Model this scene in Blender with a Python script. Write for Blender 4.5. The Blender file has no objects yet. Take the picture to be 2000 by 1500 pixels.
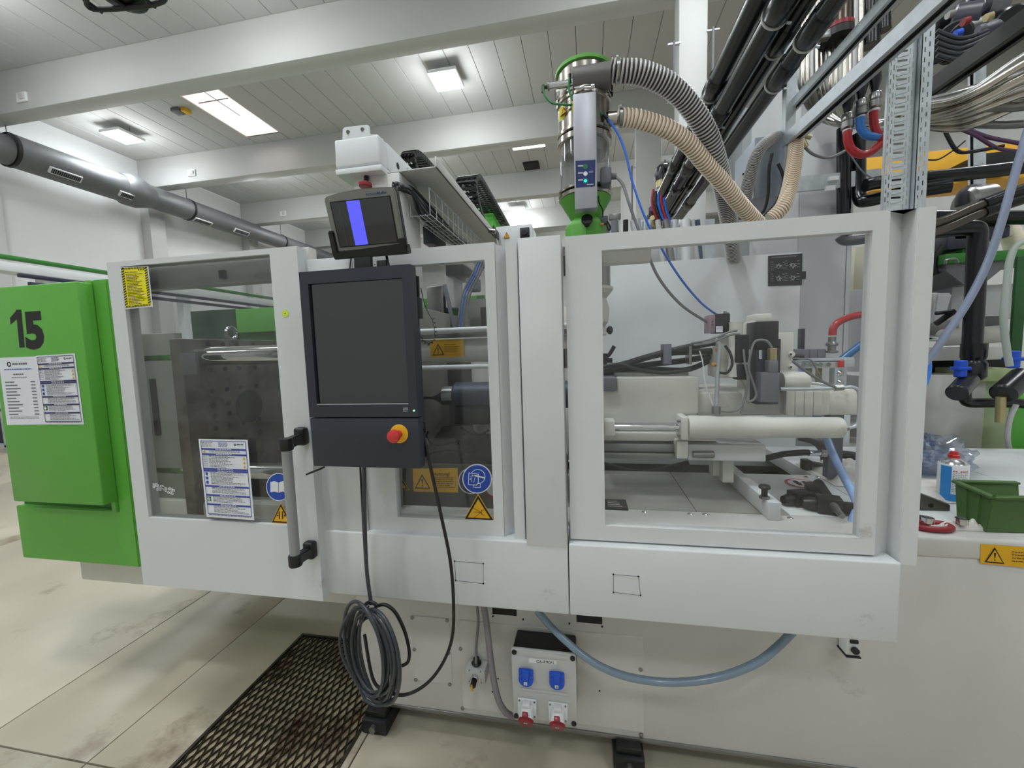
import bpy, bmesh, math, random
from mathutils import Vector, Matrix
random.seed(7)
C = bpy.context.scene.collection
SC = bpy.context.scene
# ---------------------------------------------------------------- camera
FPX, YAW, PITCH, ROLL, EYE = 784.4, -0.18443, -0.08535, -0.031644, 1.55
cy_, sy_ = math.cos(YAW), math.sin(YAW)
cp_, sp_ = math.cos(PITCH), math.sin(PITCH)
FWD = Vector((sy_*cp_, cy_*cp_, sp_))
R0 = Vector((cy_, -sy_, 0)); U0 = R0.cross(FWD)
RGT = R0*math.cos(ROLL) + U0*math.sin(ROLL)
UPV = U0*math.cos(ROLL) - R0*math.sin(ROLL)
cam = bpy.data.objects.new('camera', bpy.data.cameras.new('camera')); C.objects.link(cam)
m4 = Matrix((RGT, UPV, -FWD)).transposed().to_4x4(); m4.translation = (0, 0, EYE)
cam.matrix_world = m4
cam.data.sensor_fit = 'HORIZONTAL'; cam.data.sensor_width = 36
cam.data.lens = FPX/2000*36; cam.data.clip_start = 0.02; cam.data.clip_end = 120
SC.camera = cam
# ---------------------------------------------------------------- world, light, exposure
w = bpy.data.worlds.new('world'); SC.world = w; w.use_nodes = True
w.node_tree.nodes['Background'].inputs[0].default_value = (0.75, 0.82, 0.95, 1)
w.node_tree.nodes['Background'].inputs[1].default_value = 1.0
SC.view_settings.view_transform = 'Standard'; SC.view_settings.look = 'None'
SC.view_settings.exposure = 0.2; SC.view_settings.gamma = 1
SC.view_settings.use_curve_mapping = False
LAMP_W = 26.0      # downward light of each ceiling lamp
KEY_W = 85.0       # the two lamps nearest the machine
OMNI_W = 66.0      # point light added below each lamp to brighten the ceiling
# ---------------------------------------------------------------- helpers
def P(px, py, X=None, Y=None, Z=None):
    """point in the hall on a plane x=X, y=Y or z=Z, sighted from the eye point"""
    d = RGT*((px-1000)/FPX) - UPV*((py-750)/FPX) + FWD
    if Y is not None: t = Y/d.y
    elif Z is not None: t = (Z-EYE)/d.z
    else: t = X/d.x
    return Vector((d.x*t, d.y*t, d.z*t+EYE))
def px_of(v):
    v = Vector(v)-Vector((0, 0, EYE)); z = v.dot(FWD)
    return (1000+FPX*v.dot(RGT)/z, 750-FPX*v.dot(UPV)/z)
def rect(y, tl, tr, br, bl):
    a, b, c, d = [P(*q, Y=y) for q in (tl, tr, br, bl)]
    return ((a.x+d.x)/2, (b.x+c.x)/2, (c.z+d.z)/2, (a.z+b.z)/2)     # x0,x1,z0,z1
def lin(c):
    return tuple(((v/255)/12.92 if v/255 <= .04045 else ((v/255+.055)/1.055)**2.4) for v in c)
MATS = {}
def mat(name, col, rough=.5, metal=0., noise=0., nscale=8, bump=0., bscale=60, emit=None, es=1., spec=.5, coat=0., dirt=None, dscale=3, stretch=None):
    m = bpy.data.materials.new(name); m.use_nodes = True; nt = m.node_tree
    b = nt.nodes['Principled BSDF']; c = (*lin(col), 1)
    b.inputs['Base Color'].default_value = c; b.inputs['Roughness'].default_value = rough
    b.inputs['Metallic'].default_value = metal; b.inputs['Specular IOR Level'].default_value = spec
    b.inputs['Coat Weight'].default_value = coat
    L = nt.links
    tc = nt.nodes.new('ShaderNodeTexCoord'); src = tc.outputs['Object']
    if stretch:
        mp = nt.nodes.new('ShaderNodeMapping'); mp.inputs['Scale'].default_value = stretch; L.new(src, mp.inputs[0]); src = mp.outputs[0]
    if noise or dirt:
        n = nt.nodes.new('ShaderNodeTexNoise'); n.inputs['Scale'].default_value = nscale; n.inputs['Detail'].default_value = 6; L.new(src, n.inputs['Vector'])
        mx = nt.nodes.new('ShaderNodeMix'); mx.data_type = 'RGBA'; mx.blend_type = 'MULTIPLY'; mx.inputs[0].default_value = 1
        mr = nt.nodes.new('ShaderNodeMapRange'); mr.inputs[1].default_value = .3; mr.inputs[2].default_value = .7; mr.inputs[3].default_value = 1-noise; mr.inputs[4].default_value = 1
        L.new(n.outputs['Fac'], mr.inputs[0]); mx.inputs[6].default_value = c; L.new(mr.outputs[0], mx.inputs[7])
        out = mx.outputs[2]
        if dirt:
            n2 = nt.nodes.new('ShaderNodeTexNoise'); n2.inputs['Scale'].default_value = dscale; n2.inputs['Detail'].default_value = 9; n2.inputs['Roughness'].default_value = .7; L.new(src, n2.inputs['Vector'])
            r2 = nt.nodes.new('ShaderNodeMapRange'); r2.inputs[1].default_value = dirt[1]; r2.inputs[2].default_value = dirt[1]+dirt[2]; L.new(n2.outputs['Fac'], r2.inputs[0])
            m2 = nt.nodes.new('ShaderNodeMix'); m2.data_type = 'RGBA'; L.new(r2.outputs[0], m2.inputs[0]); L.new(out, m2.inputs[6]); m2.inputs[7].default_value = (*lin(dirt[0]), 1); out = m2.outputs[2]
        L.new(out, b.inputs['Base Color'])
        r3 = nt.nodes.new('ShaderNodeMapRange'); r3.inputs[3].default_value = max(0.03, rough-.08); r3.inputs[4].default_value = min(1, rough+.12); L.new(n.outputs['Fac'], r3.inputs[0]); L.new(r3.outputs[0], b.inputs['Roughness'])
    if bump:
        n = nt.nodes.new('ShaderNodeTexNoise'); n.inputs['Scale'].default_value = bscale; n.inputs['Detail'].default_value = 4; L.new(src, n.inputs['Vector'])
        bp = nt.nodes.new('ShaderNodeBump'); bp.inputs['Strength'].default_value = bump; bp.inputs['Distance'].default_value = .004; L.new(n.outputs['Fac'], bp.inputs['Height']); L.new(bp.outputs[0], b.inputs['Normal'])
    if emit:
        b.inputs['Emission Color'].default_value = (*lin(emit), 1); b.inputs['Emission Strength'].default_value = es
    MATS[name] = m; return m
def glassmat(name, tint, refl=.12, haze=.04, dens=0.):
    """thin clear plastic sheet: passes light, reflects at grazing angles, a faint scratched film scatters a little"""
    m = bpy.data.materials.new(name); m.use_nodes = True; nt = m.node_tree; L = nt.links
    nt.nodes.remove(nt.nodes['Principled BSDF']); out = nt.nodes['Material Output']
    tr = nt.nodes.new('ShaderNodeBsdfTransparent'); tr.inputs[0].default_value = (*tint, 1)
    gl = nt.nodes.new('ShaderNodeBsdfGlossy'); gl.inputs['Roughness'].default_value = .03
    fr = nt.nodes.new('ShaderNodeLayerWeight'); fr.inputs[0].default_value = .5
    pw = nt.nodes.new('ShaderNodeMath'); pw.operation = 'POWER'; pw.inputs[1].default_value = 4; L.new(fr.outputs['Facing'], pw.inputs[0])
    mr = nt.nodes.new('ShaderNodeMapRange'); mr.inputs[3].default_value = refl*.4; mr.inputs[4].default_value = .6; L.new(pw.outputs[0], mr.inputs[0])
    m1 = nt.nodes.new('ShaderNodeMixShader'); L.new(mr.outputs[0], m1.inputs[0]); L.new(tr.outputs[0], m1.inputs[1]); L.new(gl.outputs[0], m1.inputs[2])
    df = nt.nodes.new('ShaderNodeBsdfDiffuse'); df.inputs[0].default_value = (.6, .6, .6, 1)
    n = nt.nodes.new('ShaderNodeTexNoise'); n.inputs['Scale'].default_value = 9; n.inputs['Detail'].default_value = 8
    tc = nt.nodes.new('ShaderNodeTexCoord'); L.new(tc.outputs['Object'], n.inputs['Vector'])
    r = nt.nodes.new('ShaderNodeMapRange'); r.inputs[1].default_value = .4; r.inputs[2].default_value = .8; r.inputs[3].default_value = haze*.4; r.inputs[4].default_value = haze*2.2; L.new(n.outputs['Fac'], r.inputs[0])
    m2 = nt.nodes.new('ShaderNodeMixShader'); L.new(r.outputs[0], m2.inputs[0]); L.new(m1.outputs[0], m2.inputs[1]); L.new(df.outputs[0], m2.inputs[2])
    L.new(m2.outputs[0], out.inputs[0]); MATS[name] = m; return m
W = mat('machine_white', (212, 215, 216), .42, noise=.05, nscale=5, bump=.04, bscale=180, dirt=((150, 146, 138), .66, .12), dscale=4)
W2 = mat('base_white', (204, 203, 199), .5, noise=.07, nscale=3, dirt=((130, 124, 112), .64, .16), dscale=2.5)
WI = mat('cast_white', (218, 216, 208), .5, noise=.10, nscale=6, dirt=((140, 132, 112), .62, .15), dscale=6)
GR = mat('green_paint', (92, 168, 62), .42, noise=.06, nscale=4, bump=.05, bscale=200)
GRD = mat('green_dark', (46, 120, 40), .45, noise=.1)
GRB = mat('green_bright', (96, 180, 70), .4, noise=.05)
DK = mat('panel_anthracite', (42, 45, 57), .38, noise=.06, nscale=20, bump=.05, bscale=400)
BK = mat('black_plastic', (16, 16, 18), .4, noise=.1)
BKR = mat('black_rubber', (24, 25, 28), .5, noise=.15, nscale=14)
BKP = mat('black_pipe', (22, 23, 27), .25)
CBL = mat('grey_cable', (52, 56, 63), .33)
SCR = mat('screen_glass', (18, 20, 26), .09, spec=.8, coat=.6)
BEZ = mat('grey_bezel', (128, 128, 124), .45, noise=.05)
BLU = mat('lcd_blue', (70, 72, 200), .3, emit=(88, 90, 232), es=.75)
LEDG = mat('led_green', (60, 255, 140), .3, emit=(120, 255, 120), es=3)
LEDC = mat('led_cyan', (0, 220, 190), .3, emit=(40, 240, 210), es=2)
RED = mat('red_button', (196, 50, 48), .4)
REDP = mat('red_plastic', (136, 24, 34), .35)
REDH = mat('red_hose', (170, 38, 44), .25)
YEL = mat('yellow_sign', (226, 172, 20), .5, noise=.04)
YEL2 = mat('yellow_sheet', (236, 224, 30), .5)
YELB = mat('yellow_crane', (224, 168, 40), .45, noise=.06)
SGB = mat('sign_blue', (22, 70, 170), .45)
BLP = mat('blue_plastic', (28, 84, 205), .4)
BLH = mat('blue_hose', (52, 120, 200), .3)
BLT = mat('blue_tube', (40, 100, 200), .35)
PAP = mat('paper', (225, 228, 235), .35, coat=.3)
PRB = mat('print_blue', (58, 70, 160), .5)
PRK = mat('print_black', (22, 22, 24), .6)
PRG = mat('print_grey', (110, 112, 120), .6)
WHT = mat('white_plastic', (226, 228, 230), .4)
LGP = mat('lightgrey_plastic', (194, 194, 193), .42, noise=.06, dirt=((120, 118, 114), .66, .1), dscale=7)
ALU = mat('aluminium', (176, 177, 186), .36, metal=.35, noise=.08, nscale=3, stretch=(30, 30, 1))
STL = mat('steel', (150, 150, 148), .3, metal=.9, noise=.12, nscale=12)
STB = mat('bright_steel', (205, 205, 208), .16, metal=1, noise=.06, nscale=6)
SSS = mat('stainless', (192, 187, 178), .2, metal=1, noise=.15, nscale=7)
ZNC = mat('zinc', (198, 205, 210), .42, metal=.5, noise=.2, nscale=22)
DST = mat('duct_steel', (112, 114, 116), .5, metal=.5, noise=.15, nscale=3, stretch=(1, 6, 1))
PLT = mat('platen_steel', (128, 120, 112), .45, metal=.4, noise=.4, nscale=9, dirt=((52, 44, 38), .52, .2), dscale=5)
GRT = mat('grate_steel', (62, 52, 44), .42, metal=.5, noise=.4, nscale=20, dirt=((110, 62, 28), .6, .1), dscale=5)
CHR = mat('chrome', (220, 222, 225), .08, metal=1)
HOB = mat('hose_beige', (252, 240, 222), .45)
HOG = mat('hose_grey', (196, 194, 194), .4)
HOGD = mat('hose_grey_dark', (70, 68, 72), .45)
HOL = mat('hose_lightblue', (120, 140, 158), .22, coat=.4)
HBL = mat('hose_clearblue', (140, 170, 215), .2, coat=.4)
GRC = mat('grey_cable_light', (118, 120, 122), .4)
TGN = mat('green_tube', (30, 120, 66), .3)
WAL = mat('wall_paint', (216, 218, 217), .8, noise=.03, nscale=2, bump=.05, bscale=80)
CEI = mat('ceiling_panel', (186, 187, 185), .75, noise=.03, nscale=2, bump=.04, bscale=60)
BEA = mat('beam_paint', (192, 193, 191), .7, noise=.03, nscale=2, bump=.04, bscale=60)
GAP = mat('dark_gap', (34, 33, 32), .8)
CGY = mat('cabinet_grey', (196, 198, 201), .45, noise=.06, nscale=3)
HOP = mat('hopper_grey', (112, 114, 116), .45, metal=.3, noise=.12)
BIN = mat('bin_green', (66, 98, 46), .5, noise=.08)
CLO = mat('cloth', (214, 210, 204), .9, noise=.1, bump=.4, bscale=90)
CANB = mat('can_blue', (52, 140, 214), .3)
BRS = mat('brass', (178, 166, 124), .35, metal=.8)
ORG = mat('orange_plastic', (204, 140, 50), .35)
LAMP = mat('lamp_diffuser', (255, 255, 255), .5, emit=(238, 244, 255), es=9)
SKY = mat('skylight_pane', (255, 255, 255), .4, emit=(255, 250, 252), es=3.2)
PIN = mat('skylight_lining', (240, 230, 226), .7)
VIO = mat('violet_cable', (88, 62, 92), .4)
GLD = glassmat('door_window_smoked', (.72, .73, .72), .10, .032)
GLM = glassmat('door_window_middle', (.91, .92, .92), .08, .025)
GLR = glassmat('door_window_clear', (.985, .988, .988), .06, .016)
GLC = glassmat('sight_glass', (.82, .83, .84), .25, .08)
BAG = glassmat('plastic_bag', (.75, .8, .9), .5, .16)
BAGB = glassmat('plastic_bag_blue', (.5, .6, .9), .5, .30)

ORI = {}
class MB:
    def __init__(s): s.v = []; s.f = []; s.mi = []; s.ms = []; s.c = 0
    def m(s, mt):
        if mt not in s.ms: s.ms.append(mt)
        s.c = s.ms.index(mt); return s
    def add(s, vs, fs):
        if not s.ms: raise Exception('no material')
        o = len(s.v); s.v += [tuple(v) for v in vs]; s.f += [tuple(i+o for i in f) for f in fs]; s.mi += [s.c]*len(fs); return s
    def addbm(s, bm):
        bm.verts.ensure_lookup_table()
        for i, v in enumerate(bm.verts): v.index = i
        s.add([v.co[:] for v in bm.verts], [[v.index for v in f.verts] for f in bm.faces]); bm.free(); return s
    def box(s, a, b, bev=0., seg=2):
        x0, x1 = sorted((a[0], b[0])); y0, y1 = sorted((a[1], b[1])); z0, z1 = sorted((a[2], b[2]))
        vs = [(x, y, z) for x in (x0, x1) for y in (y0, y1) for z in (z0, z1)]
        fs = [(0, 1, 3, 2), (4, 6, 7, 5), (0, 4, 5, 1), (2, 3, 7, 6), (0, 2, 6, 4), (1, 5, 7, 3)]
        bev = min(bev, .45*min(x1-x0, y1-y0, z1-z0))
        if bev <= 0: return s.add(vs, fs)
        bm = bmesh.new(); bv = [bm.verts.new(v) for v in vs]
        for f in fs: bm.faces.new([bv[i] for i in f])
        bmesh.ops.bevel(bm, geom=bm.edges[:], offset=bev, segments=seg, affect='EDGES', profile=.5)
        return s.addbm(bm)
    def obox(s, c, dx, dy, dz, bev=0.):
        """box centred at c with half-axis vectors dx,dy,dz"""
        c, dx, dy, dz = map(Vector, (c, dx, dy, dz)); n = MB(); n.ms = s.ms; n.c = s.c
        lx, ly, lz = dx.length, dy.length, dz.length
        n.box((-lx, -ly, -lz), (lx, ly, lz), bev)
        a, b, d = dx.normalized(), dy.normalized(), dz.normalized()
        return s.add([c+a*v[0]+b*v[1]+d*v[2] for v in n.v], n.f)
    def prism(s, pts, vec, bev=0.):
        """closed outline of 3D points swept along vec"""
        pts = [Vector(p) for p in pts]; vec = Vector(vec); n = len(pts)
        vs = pts+[p+vec for p in pts]
        fs = [tuple(range(n)), tuple(range(2*n-1, n-1, -1))]+[(i, i+n, (i+1) % n+n, (i+1) % n) for i in range(n)]
        if not bev: return s.add(vs, fs)
        bm = bmesh.new(); bv = [bm.verts.new(v) for v in vs]
        for f in fs: bm.faces.new([bv[i] for i in f])
        bmesh.ops.recalc_face_normals(bm, faces=bm.faces[:])
        bmesh.ops.bevel(bm, geom=bm.edges[:], offset=bev, segments=2, affect='EDGES')
        return s.addbm(bm)
    def lathe(s, prof, base, axis=(0, 0, 1), seg=32, cap=True):
        """profile of (radius, height) turned about axis through base"""
        base = Vector(base); ax = Vector(axis).normalized()
        u = ax.orthogonal().normalized(); v = ax.cross(u); vs = []; n = len(prof)
        for r, h in prof:
            for k in range(seg):
                a = 2*math.pi*k/seg; vs.append(base+ax*h+u*(r*math.cos(a))+v*(r*math.sin(a)))
        fs = [(i*seg+k, i*seg+(k+1) % seg, (i+1)*seg+(k+1) % seg, (i+1)*seg+k) for i in range(n-1) for k in range(seg)]
        if cap: fs += [tuple(range(seg-1, -1, -1)), tuple((n-1)*seg+k for k in range(seg))]
        return s.add(vs, fs)
    def cyl(s, a, b, r, seg=24, ch=0.):
        a, b = Vector(a), Vector(b); h = (b-a).length
        pr = [(r, 0), (r, h)] if not ch else [(r-ch, 0), (r, ch), (r, h-ch), (r-ch, h)]
        return s.lathe(pr, a, b-a, seg)
    def hexn(s, a, b, r): return s.cyl(a, b, r, 6)
    def tube(s, pts, r, seg=10, sub=8, closed=False, rf=None, smooth=True):
        pts = [Vector(p) for p in pts]
        q = crom(pts, sub, closed) if smooth and len(pts) > 2 else pts
        if rf and rf[0]: q = resample(q, rf[0])
        n = len(q); vs = []; up = None; acc = 0
        for i, p in enumerate(q):
            t = (q[(i+1) % n]-q[i-1] if closed else q[min(i+1, n-1)]-q[max(i-1, 0)]).normalized()
            if up is None: up = t.orthogonal().normalized()
            up = (up-t*up.dot(t)).normalized(); vv = t.cross(up)
            rr = r if not rf else r*rf[1](i)
            for k in range(seg):
                a = 2*math.pi*k/seg; vs.append(p+up*(rr*math.cos(a))+vv*(rr*math.sin(a)))
        fs = [(i*seg+k, i*seg+(k+1) % seg, ((i+1) % n)*seg+(k+1) % seg, ((i+1) % n)*seg+k) for i in range(n if closed else n-1) for k in range(seg)]
        if not closed: fs += [tuple(range(seg-1, -1, -1)), tuple((n-1)*seg+k for k in range(seg))]
        return s.add(vs, fs)
    def quad(s, a, b, c, d): return s.add([a, b, c, d], [(0, 1, 2, 3)])
    def build(s, name, parent=None, label=None, cat=None, group=None, kind=None, sharp=35, loc=None):
        me = bpy.data.meshes.new(name)
        xs = [[v[i] for v in s.v] for i in range(3)]
        o = Vector(((min(xs[0])+max(xs[0]))/2, (min(xs[1])+max(xs[1]))/2, min(xs[2]))) if loc is None else Vector(loc)
        me.from_pydata([(v[0]-o.x, v[1]-o.y, v[2]-o.z) for v in s.v], [], s.f)
        for mt in s.ms: me.materials.append(mt)
        me.polygons.foreach_set('material_index', s.mi)
        bm = bmesh.new(); bm.from_mesh(me); bmesh.ops.recalc_face_normals(bm, faces=bm.faces[:]); bm.to_mesh(me); bm.free()
        me.polygons.foreach_set('use_smooth', [True]*len(me.polygons)); me.set_sharp_from_angle(angle=math.radians(sharp))
        me.update()
        ob = bpy.data.objects.new(name, me); C.objects.link(ob)
        ORI[ob] = o
        if parent is not None: ob.parent = parent; ob.location = o-ORI[parent]
        else: ob.location = o
        tag(ob, label, cat, group, kind); return ob
def crom(p, sub, closed=False):
    out = []; n = len(p)
    for i in range(n if closed else n-1):
        a, b, c, d = (p[(i-1) % n], p[i], p[(i+1) % n], p[(i+2) % n]) if closed else (p[max(i-1, 0)], p[i], p[i+1], p[min(i+2, n-1)])
        for k in range(sub):
            t = k/sub; out.append(.5*((2*b)+(c-a)*t+(2*a-5*b+4*c-d)*t*t+(3*b-a-3*c+d)*t**3))
    if not closed: out.append(p[-1])
    return out
def resample(q, step):
    out = [q[0]]; need = step
    for a, b in zip(q, q[1:]):
        l = (b-a).length; pos = 0
        while l-pos >= need: pos += need; out.append(a.lerp(b, pos/l)); need = step
        need -= l-pos
    return out
def tag(o, label=None, cat=None, group=None, kind=None):
    if label: o['label'] = label
    if cat: o['category'] = cat
    if group: o['group'] = group
    if kind: o['kind'] = kind
    return o
def thing(name, loc, label, cat, group=None):
    o = bpy.data.objects.new(name, None); C.objects.link(o); o.location = loc; o.empty_display_size = .1
    ORI[o] = Vector(loc); return tag(o, label, cat, group)
def copyof(src, delta, label=None, group=None):
    """copy a thing with its parts and their parts, moved by delta"""
    def rec(o, par):
        c = o.copy(); C.objects.link(c); c.parent = par
        for ch in o.children: rec(ch, c)
        return c
    kids = list(src.children)
    r = src.copy(); C.objects.link(r); r.location = Vector(src.location)+Vector(delta)
    for ch in kids: rec(ch, r)
    if label: r['label'] = label
    if group: r['group'] = group
    ORI[r] = ORI[src]+Vector(delta); return r
def dup(o, delta):
    """another copy of a part beside it, under the same parent"""
    c = o.copy(); C.objects.link(c); c.parent = o.parent; c.location = Vector(o.location)+Vector(delta); return c
class Sheet:
    """flat print laid on a quad tl,tr,br,bl; u right, v down, 0..1"""
    def __init__(s, tl, tr, br, bl, off=.0006):
        s.c = [Vector(p) for p in (tl, tr, br, bl)]; s.mb = MB(); s.off = off
        s.n = (s.c[1]-s.c[0]).cross(s.c[3]-s.c[0]).normalized(); s.k = 1
        if s.n.dot(Vector((0, 0, EYE))-s.c[0]) < 0: s.n = -s.n
        s.w = (s.c[1]-s.c[0]).length; s.h = (s.c[3]-s.c[0]).length
    def at(s, u, v): return s.c[0].lerp(s.c[1], u).lerp(s.c[3].lerp(s.c[2], u), v)+s.n*(s.off*s.k)
    def poly(s, uv, m): s.mb.m(m).add([s.at(*p) for p in uv], [tuple(range(len(uv)))]); return s
    def r(s, u0, v0, u1, v1, m): return s.poly([(u0, v0), (u1, v0), (u1, v1), (u0, v1)], m)
    def disc(s, u, v, ru, m, n=28):
        rv = ru*s.w/s.h; return s.poly([(u+ru*math.cos(6.28318*i/n), v+rv*math.sin(6.28318*i/n)) for i in range(n)], m)
    def ring(s, u, v, r0, r1, m, n=32):
        q = s.w/s.h
        for i in range(n):
            a, b = 6.28318*i/n, 6.28318*(i+1)/n
            s.poly([(u+r*math.cos(t), v+r*q*math.sin(t)) for r, t in ((r0, a), (r1, a), (r1, b), (r0, b))], m)
        return s
    def line(s, u0, v0, u1, v1, t, m):
        q = s.w/s.h; dx, dy = (u1-u0), (v1-v0)/q; l = math.hypot(dx, dy); nx, ny = -dy/l*t/2, dx/l*t/2
        return s.poly([(u0+nx, v0+ny*q), (u1+nx, v1+ny*q), (u1-nx, v1-ny*q), (u0-nx, v0-ny*q)], m)
    def tri(s, cx, v0, v1, hw, m, inset=.0):
        return s.poly([(cx, v0), (cx+hw, v1), (cx-hw, v1)], m)
    def up(s): s.k += 1; return s
    def text(s, txt, u, v, h, m, width=None, bold=.012):
        """text whose left baseline is at u,v and letters h (fraction of height) tall"""
        vs, fs, wd = glyphs(txt, bold); sc = h*s.h; sx = sc if not width else width*s.w/wd
        s.mb.m(m).add([s.at(u+x*sx/s.w, v-y*sc/s.h) for x, y in vs], fs); return s
    def lines(s, u0, v0, u1, v1, n, m, rag=.3, th=.45, seed=1):
        rr = random.Random(seed); st = (v1-v0)/n
        for i in range(n):
            u = u0; e = u1-(u1-u0)*rag*rr.random()
            while u < e:
                l = min((.03+.08*rr.random())*max(.6, (u1-u0)), e-u); s.r(u, v0+st*i, u+l, v0+st*(i+th), m); u += l+.012
        return s
    def build(s, name, parent, back=None, th=.0008, **k):
        if back:
            m0 = MB().m(back); e = [p+s.n*0 for p in s.c]; m0.prism(e, -s.n*th*-.3); s.mb.m(back); s.mb.add(m0.v, m0.f)
        return s.mb.build(name, parent, **k)
GLY = {}
def glyphs(txt, bold=.012):
    key = (txt, bold)
    if key not in GLY:
        cu = bpy.data.curves.new('t', 'FONT'); cu.body = txt; cu.size = 1.37; cu.resolution_u = 3; cu.offset = bold
        o = bpy.data.objects.new('t', cu); me = o.to_mesh()
        GLY[key] = ([(v.co.x, v.co.y) for v in me.vertices], [tuple(p.vertices) for p in me.polygons], max(v.co.x for v in me.vertices))
        o.to_mesh_clear(); bpy.data.objects.remove(o); bpy.data.curves.remove(cu)
    return GLY[key]
def ringframe(mb, x0, x1, z0, z1, a0, a1, b0, b1, y, d, bev=.004):
    """upright rectangular frame in the xz plane, opening a0..a1, b0..b1, front at y, d deep"""
    o = [(x0, z0), (x1, z0), (x1, z1), (x0, z1)]; i = [(a0, b0), (a1, b0), (a1, b1), (a0, b1)]
    bm = bmesh.new(); F = [bm.verts.new((p[0], y, p[1])) for p in o+i]; B = [bm.verts.new((p[0], y+d, p[1])) for p in o+i]
    for k in range(4):
        j = (k+1) % 4
        bm.faces.new((F[k], F[j], F[j+4], F[k+4])); bm.faces.new((B[j], B[k], B[k+4], B[j+4]))
        bm.faces.new((F[j], F[k], B[k], B[j])); bm.faces.new((F[k+4], F[j+4], B[j+4], B[k+4]))
    ed = [e for e in bm.edges if not (e.verts[0].index < 0)]
    es = [e for e in bm.edges if len(e.link_faces) == 2 and e.calc_face_angle(0) > .5]
    bmesh.ops.bevel(bm, geom=es, offset=bev, segments=2, affect='EDGES')
    mb.addbm(bm); return mb
def boxpx(mb, y, x0, y0, x1, y1, d, bev=.003):
    """box whose front face at depth y spans two sighted corners"""
    a, b = P(x0, y0, Y=y), P(x1, y1, Y=y); mb.box((a.x, y, a.z), (b.x, y+d, b.z), bev); return mb
def warn_triangle(sh, cx, v0, v1, hw, sym=None):
    """yellow triangle with black border"""
    h = v1-v0
    sh.tri(cx, v0, v1, hw, YEL); sh.up().tri(cx, v0+h*.06, v1-h*.03, hw*.93, PRK); sh.up().tri(cx, v0+h*.2, v1-h*.1, hw*.74, YEL); sh.up()
    if sym == '!': sh.poly([(cx-hw*.09, v0+h*.38), (cx+hw*.09, v0+h*.38), (cx+hw*.04, v0+h*.68), (cx-hw*.04, v0+h*.68)], PRK); sh.disc(cx, v0+h*.78, hw*.08, PRK, 10)
    return sh
# ================================================================ HALL
XL, XR, YF, YB, ZC = -13.1, 9.0, -6.0, 25.2, 7.5
# floor of cast slabs with open joints
fl = MB().m(GAP).box((XL, YF, -.25), (XR, YB, -.03)).build('floor', kind='structure')
FLOORM = mat('floor_concrete', (186, 177, 158), .34, noise=.2, nscale=1.6, bump=.12, bscale=9, dirt=((122, 108, 88), .57, .12), dscale=1.1)
xs = [XL, -7.6, -5.0, -2.5, -1.935, -.905, 2.2, 5.0, XR]
ys = [YF, 1.1, 4.6, 9, 14, YB]
for i in range(len(xs)-1):
    for j in range(len(ys)-1):
        if i == 4 and j == 1: continue
        MB().m(FLOORM).box((xs[i]+.003, ys[j]+.003, -.04), (xs[i+1]-.003, ys[j+1]-.003, 0), .002).build('floor_slab', fl)
# the slab around the sunken grate
gx0, gx1, gy0, gy1 = -1.59, -.935, 1.10, 1.87
for a in (((-1.932, 1.103), (gx0, gy1)), ((-1.932, gy1), (-.908, 4.597)), ((gx1, 1.103), (-.908, gy1))):
    MB().m(FLOORM).box((*a[0], -.04), (*a[1], 0), 0).build('floor_slab', fl)
# walls
MB().m(WAL).box((XL-.3, YF, 0), (XL, YB, ZC)).build('wall_left', kind='structure')
MB().m(WAL).box((XR, YF, 0), (XR+.3, YB, ZC)).build('wall_right', kind='structure')
MB().m(WAL).box((XL-.3, YB, 0), (XR+.3, YB+.3, ZC)).build('wall_back', kind='structure')
MB().m(WAL).box((XL-.3, YF-.3, 0), (XR+.3, YF, ZC)).build('wall_front', kind='structure')
# ceiling of long panels between beams, one skylight well
cl = MB().m(GAP).box((XL, YF, ZC+.05), (-8.95, YB, ZC+.1)).box((-7.9, YF, ZC+.05), (XR, YB, ZC+.1)).box((-8.95, YF, ZC+.05), (-7.9, 8.1, ZC+.1)).box((-8.95, 9.95, ZC+.05), (-7.9, YB, ZC+.1)).build('ceiling', kind='structure')
BY = [-.6, 3.05, 6.68, 10.3, 13.95, 17.6, 21.2]
bnd = [YF]+BY+[YB]
cache = {}
def panel(x0, y0, x1, y1):
    k = (round(x1-x0, 3), round(y1-y0, 3))
    if k not in cache:
        cache[k] = MB().m(CEI).box((x0+.004, y0, ZC), (x1-.004, y1, ZC+.05), .006, 1).build('ceiling_panel', cl); ORI[cache[k]] = Vector(((x0+x1)/2, (y0+y1)/2, ZC)); return
    o = cache[k]; c = o.copy(); C.objects.link(c); c.parent = cl
    c.location = Vector(((x0+x1)/2, (y0+y1)/2, ZC))-ORI[cl]
for j in range(2, len(bnd)-1):
    y0, y1 = bnd[j]+(.36 if j else 0), bnd[j+1]
    n = 0; x = XL
    while x < XR-.1:
        x1 = min(x+.52, XR)
        if y0 < 9 < y1 and x1 > -8.93 and x < -7.92:
            panel(x, 6.68, x1, 8.1) if False else None
            xa, xb = x, x1
            if xa < -8.93: panel(xa, y0, -8.93, y1)
            if xb > -7.92: panel(-7.92, y0, xb, y1)
            m0, m1 = max(xa, -8.93), min(xb, -7.92)
            panel(m0, y0, m1, 8.13); panel(m0, 9.92, m1, y1)
        else: panel(x, y0, x1, y1)
        x = x1
for j in (0, 1): MB().m(CEI).box((XL, bnd[j]+(.36 if j else 0), ZC), (XR, bnd[j+1], ZC+.05)).build('ceiling_panel', cl)
for y in BY:
    MB().m(BEA).box((XL, y, 6.70), (XR, y+.36, ZC+.05), .02).build('ceiling_beam', kind='structure')
for i, y in enumerate(BY[1:]):
    MB().m(BEA).box((XL, y-.05, 0), (XL+.32, y+.41, 6.7), .01).build('wall_column', kind='structure')
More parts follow.
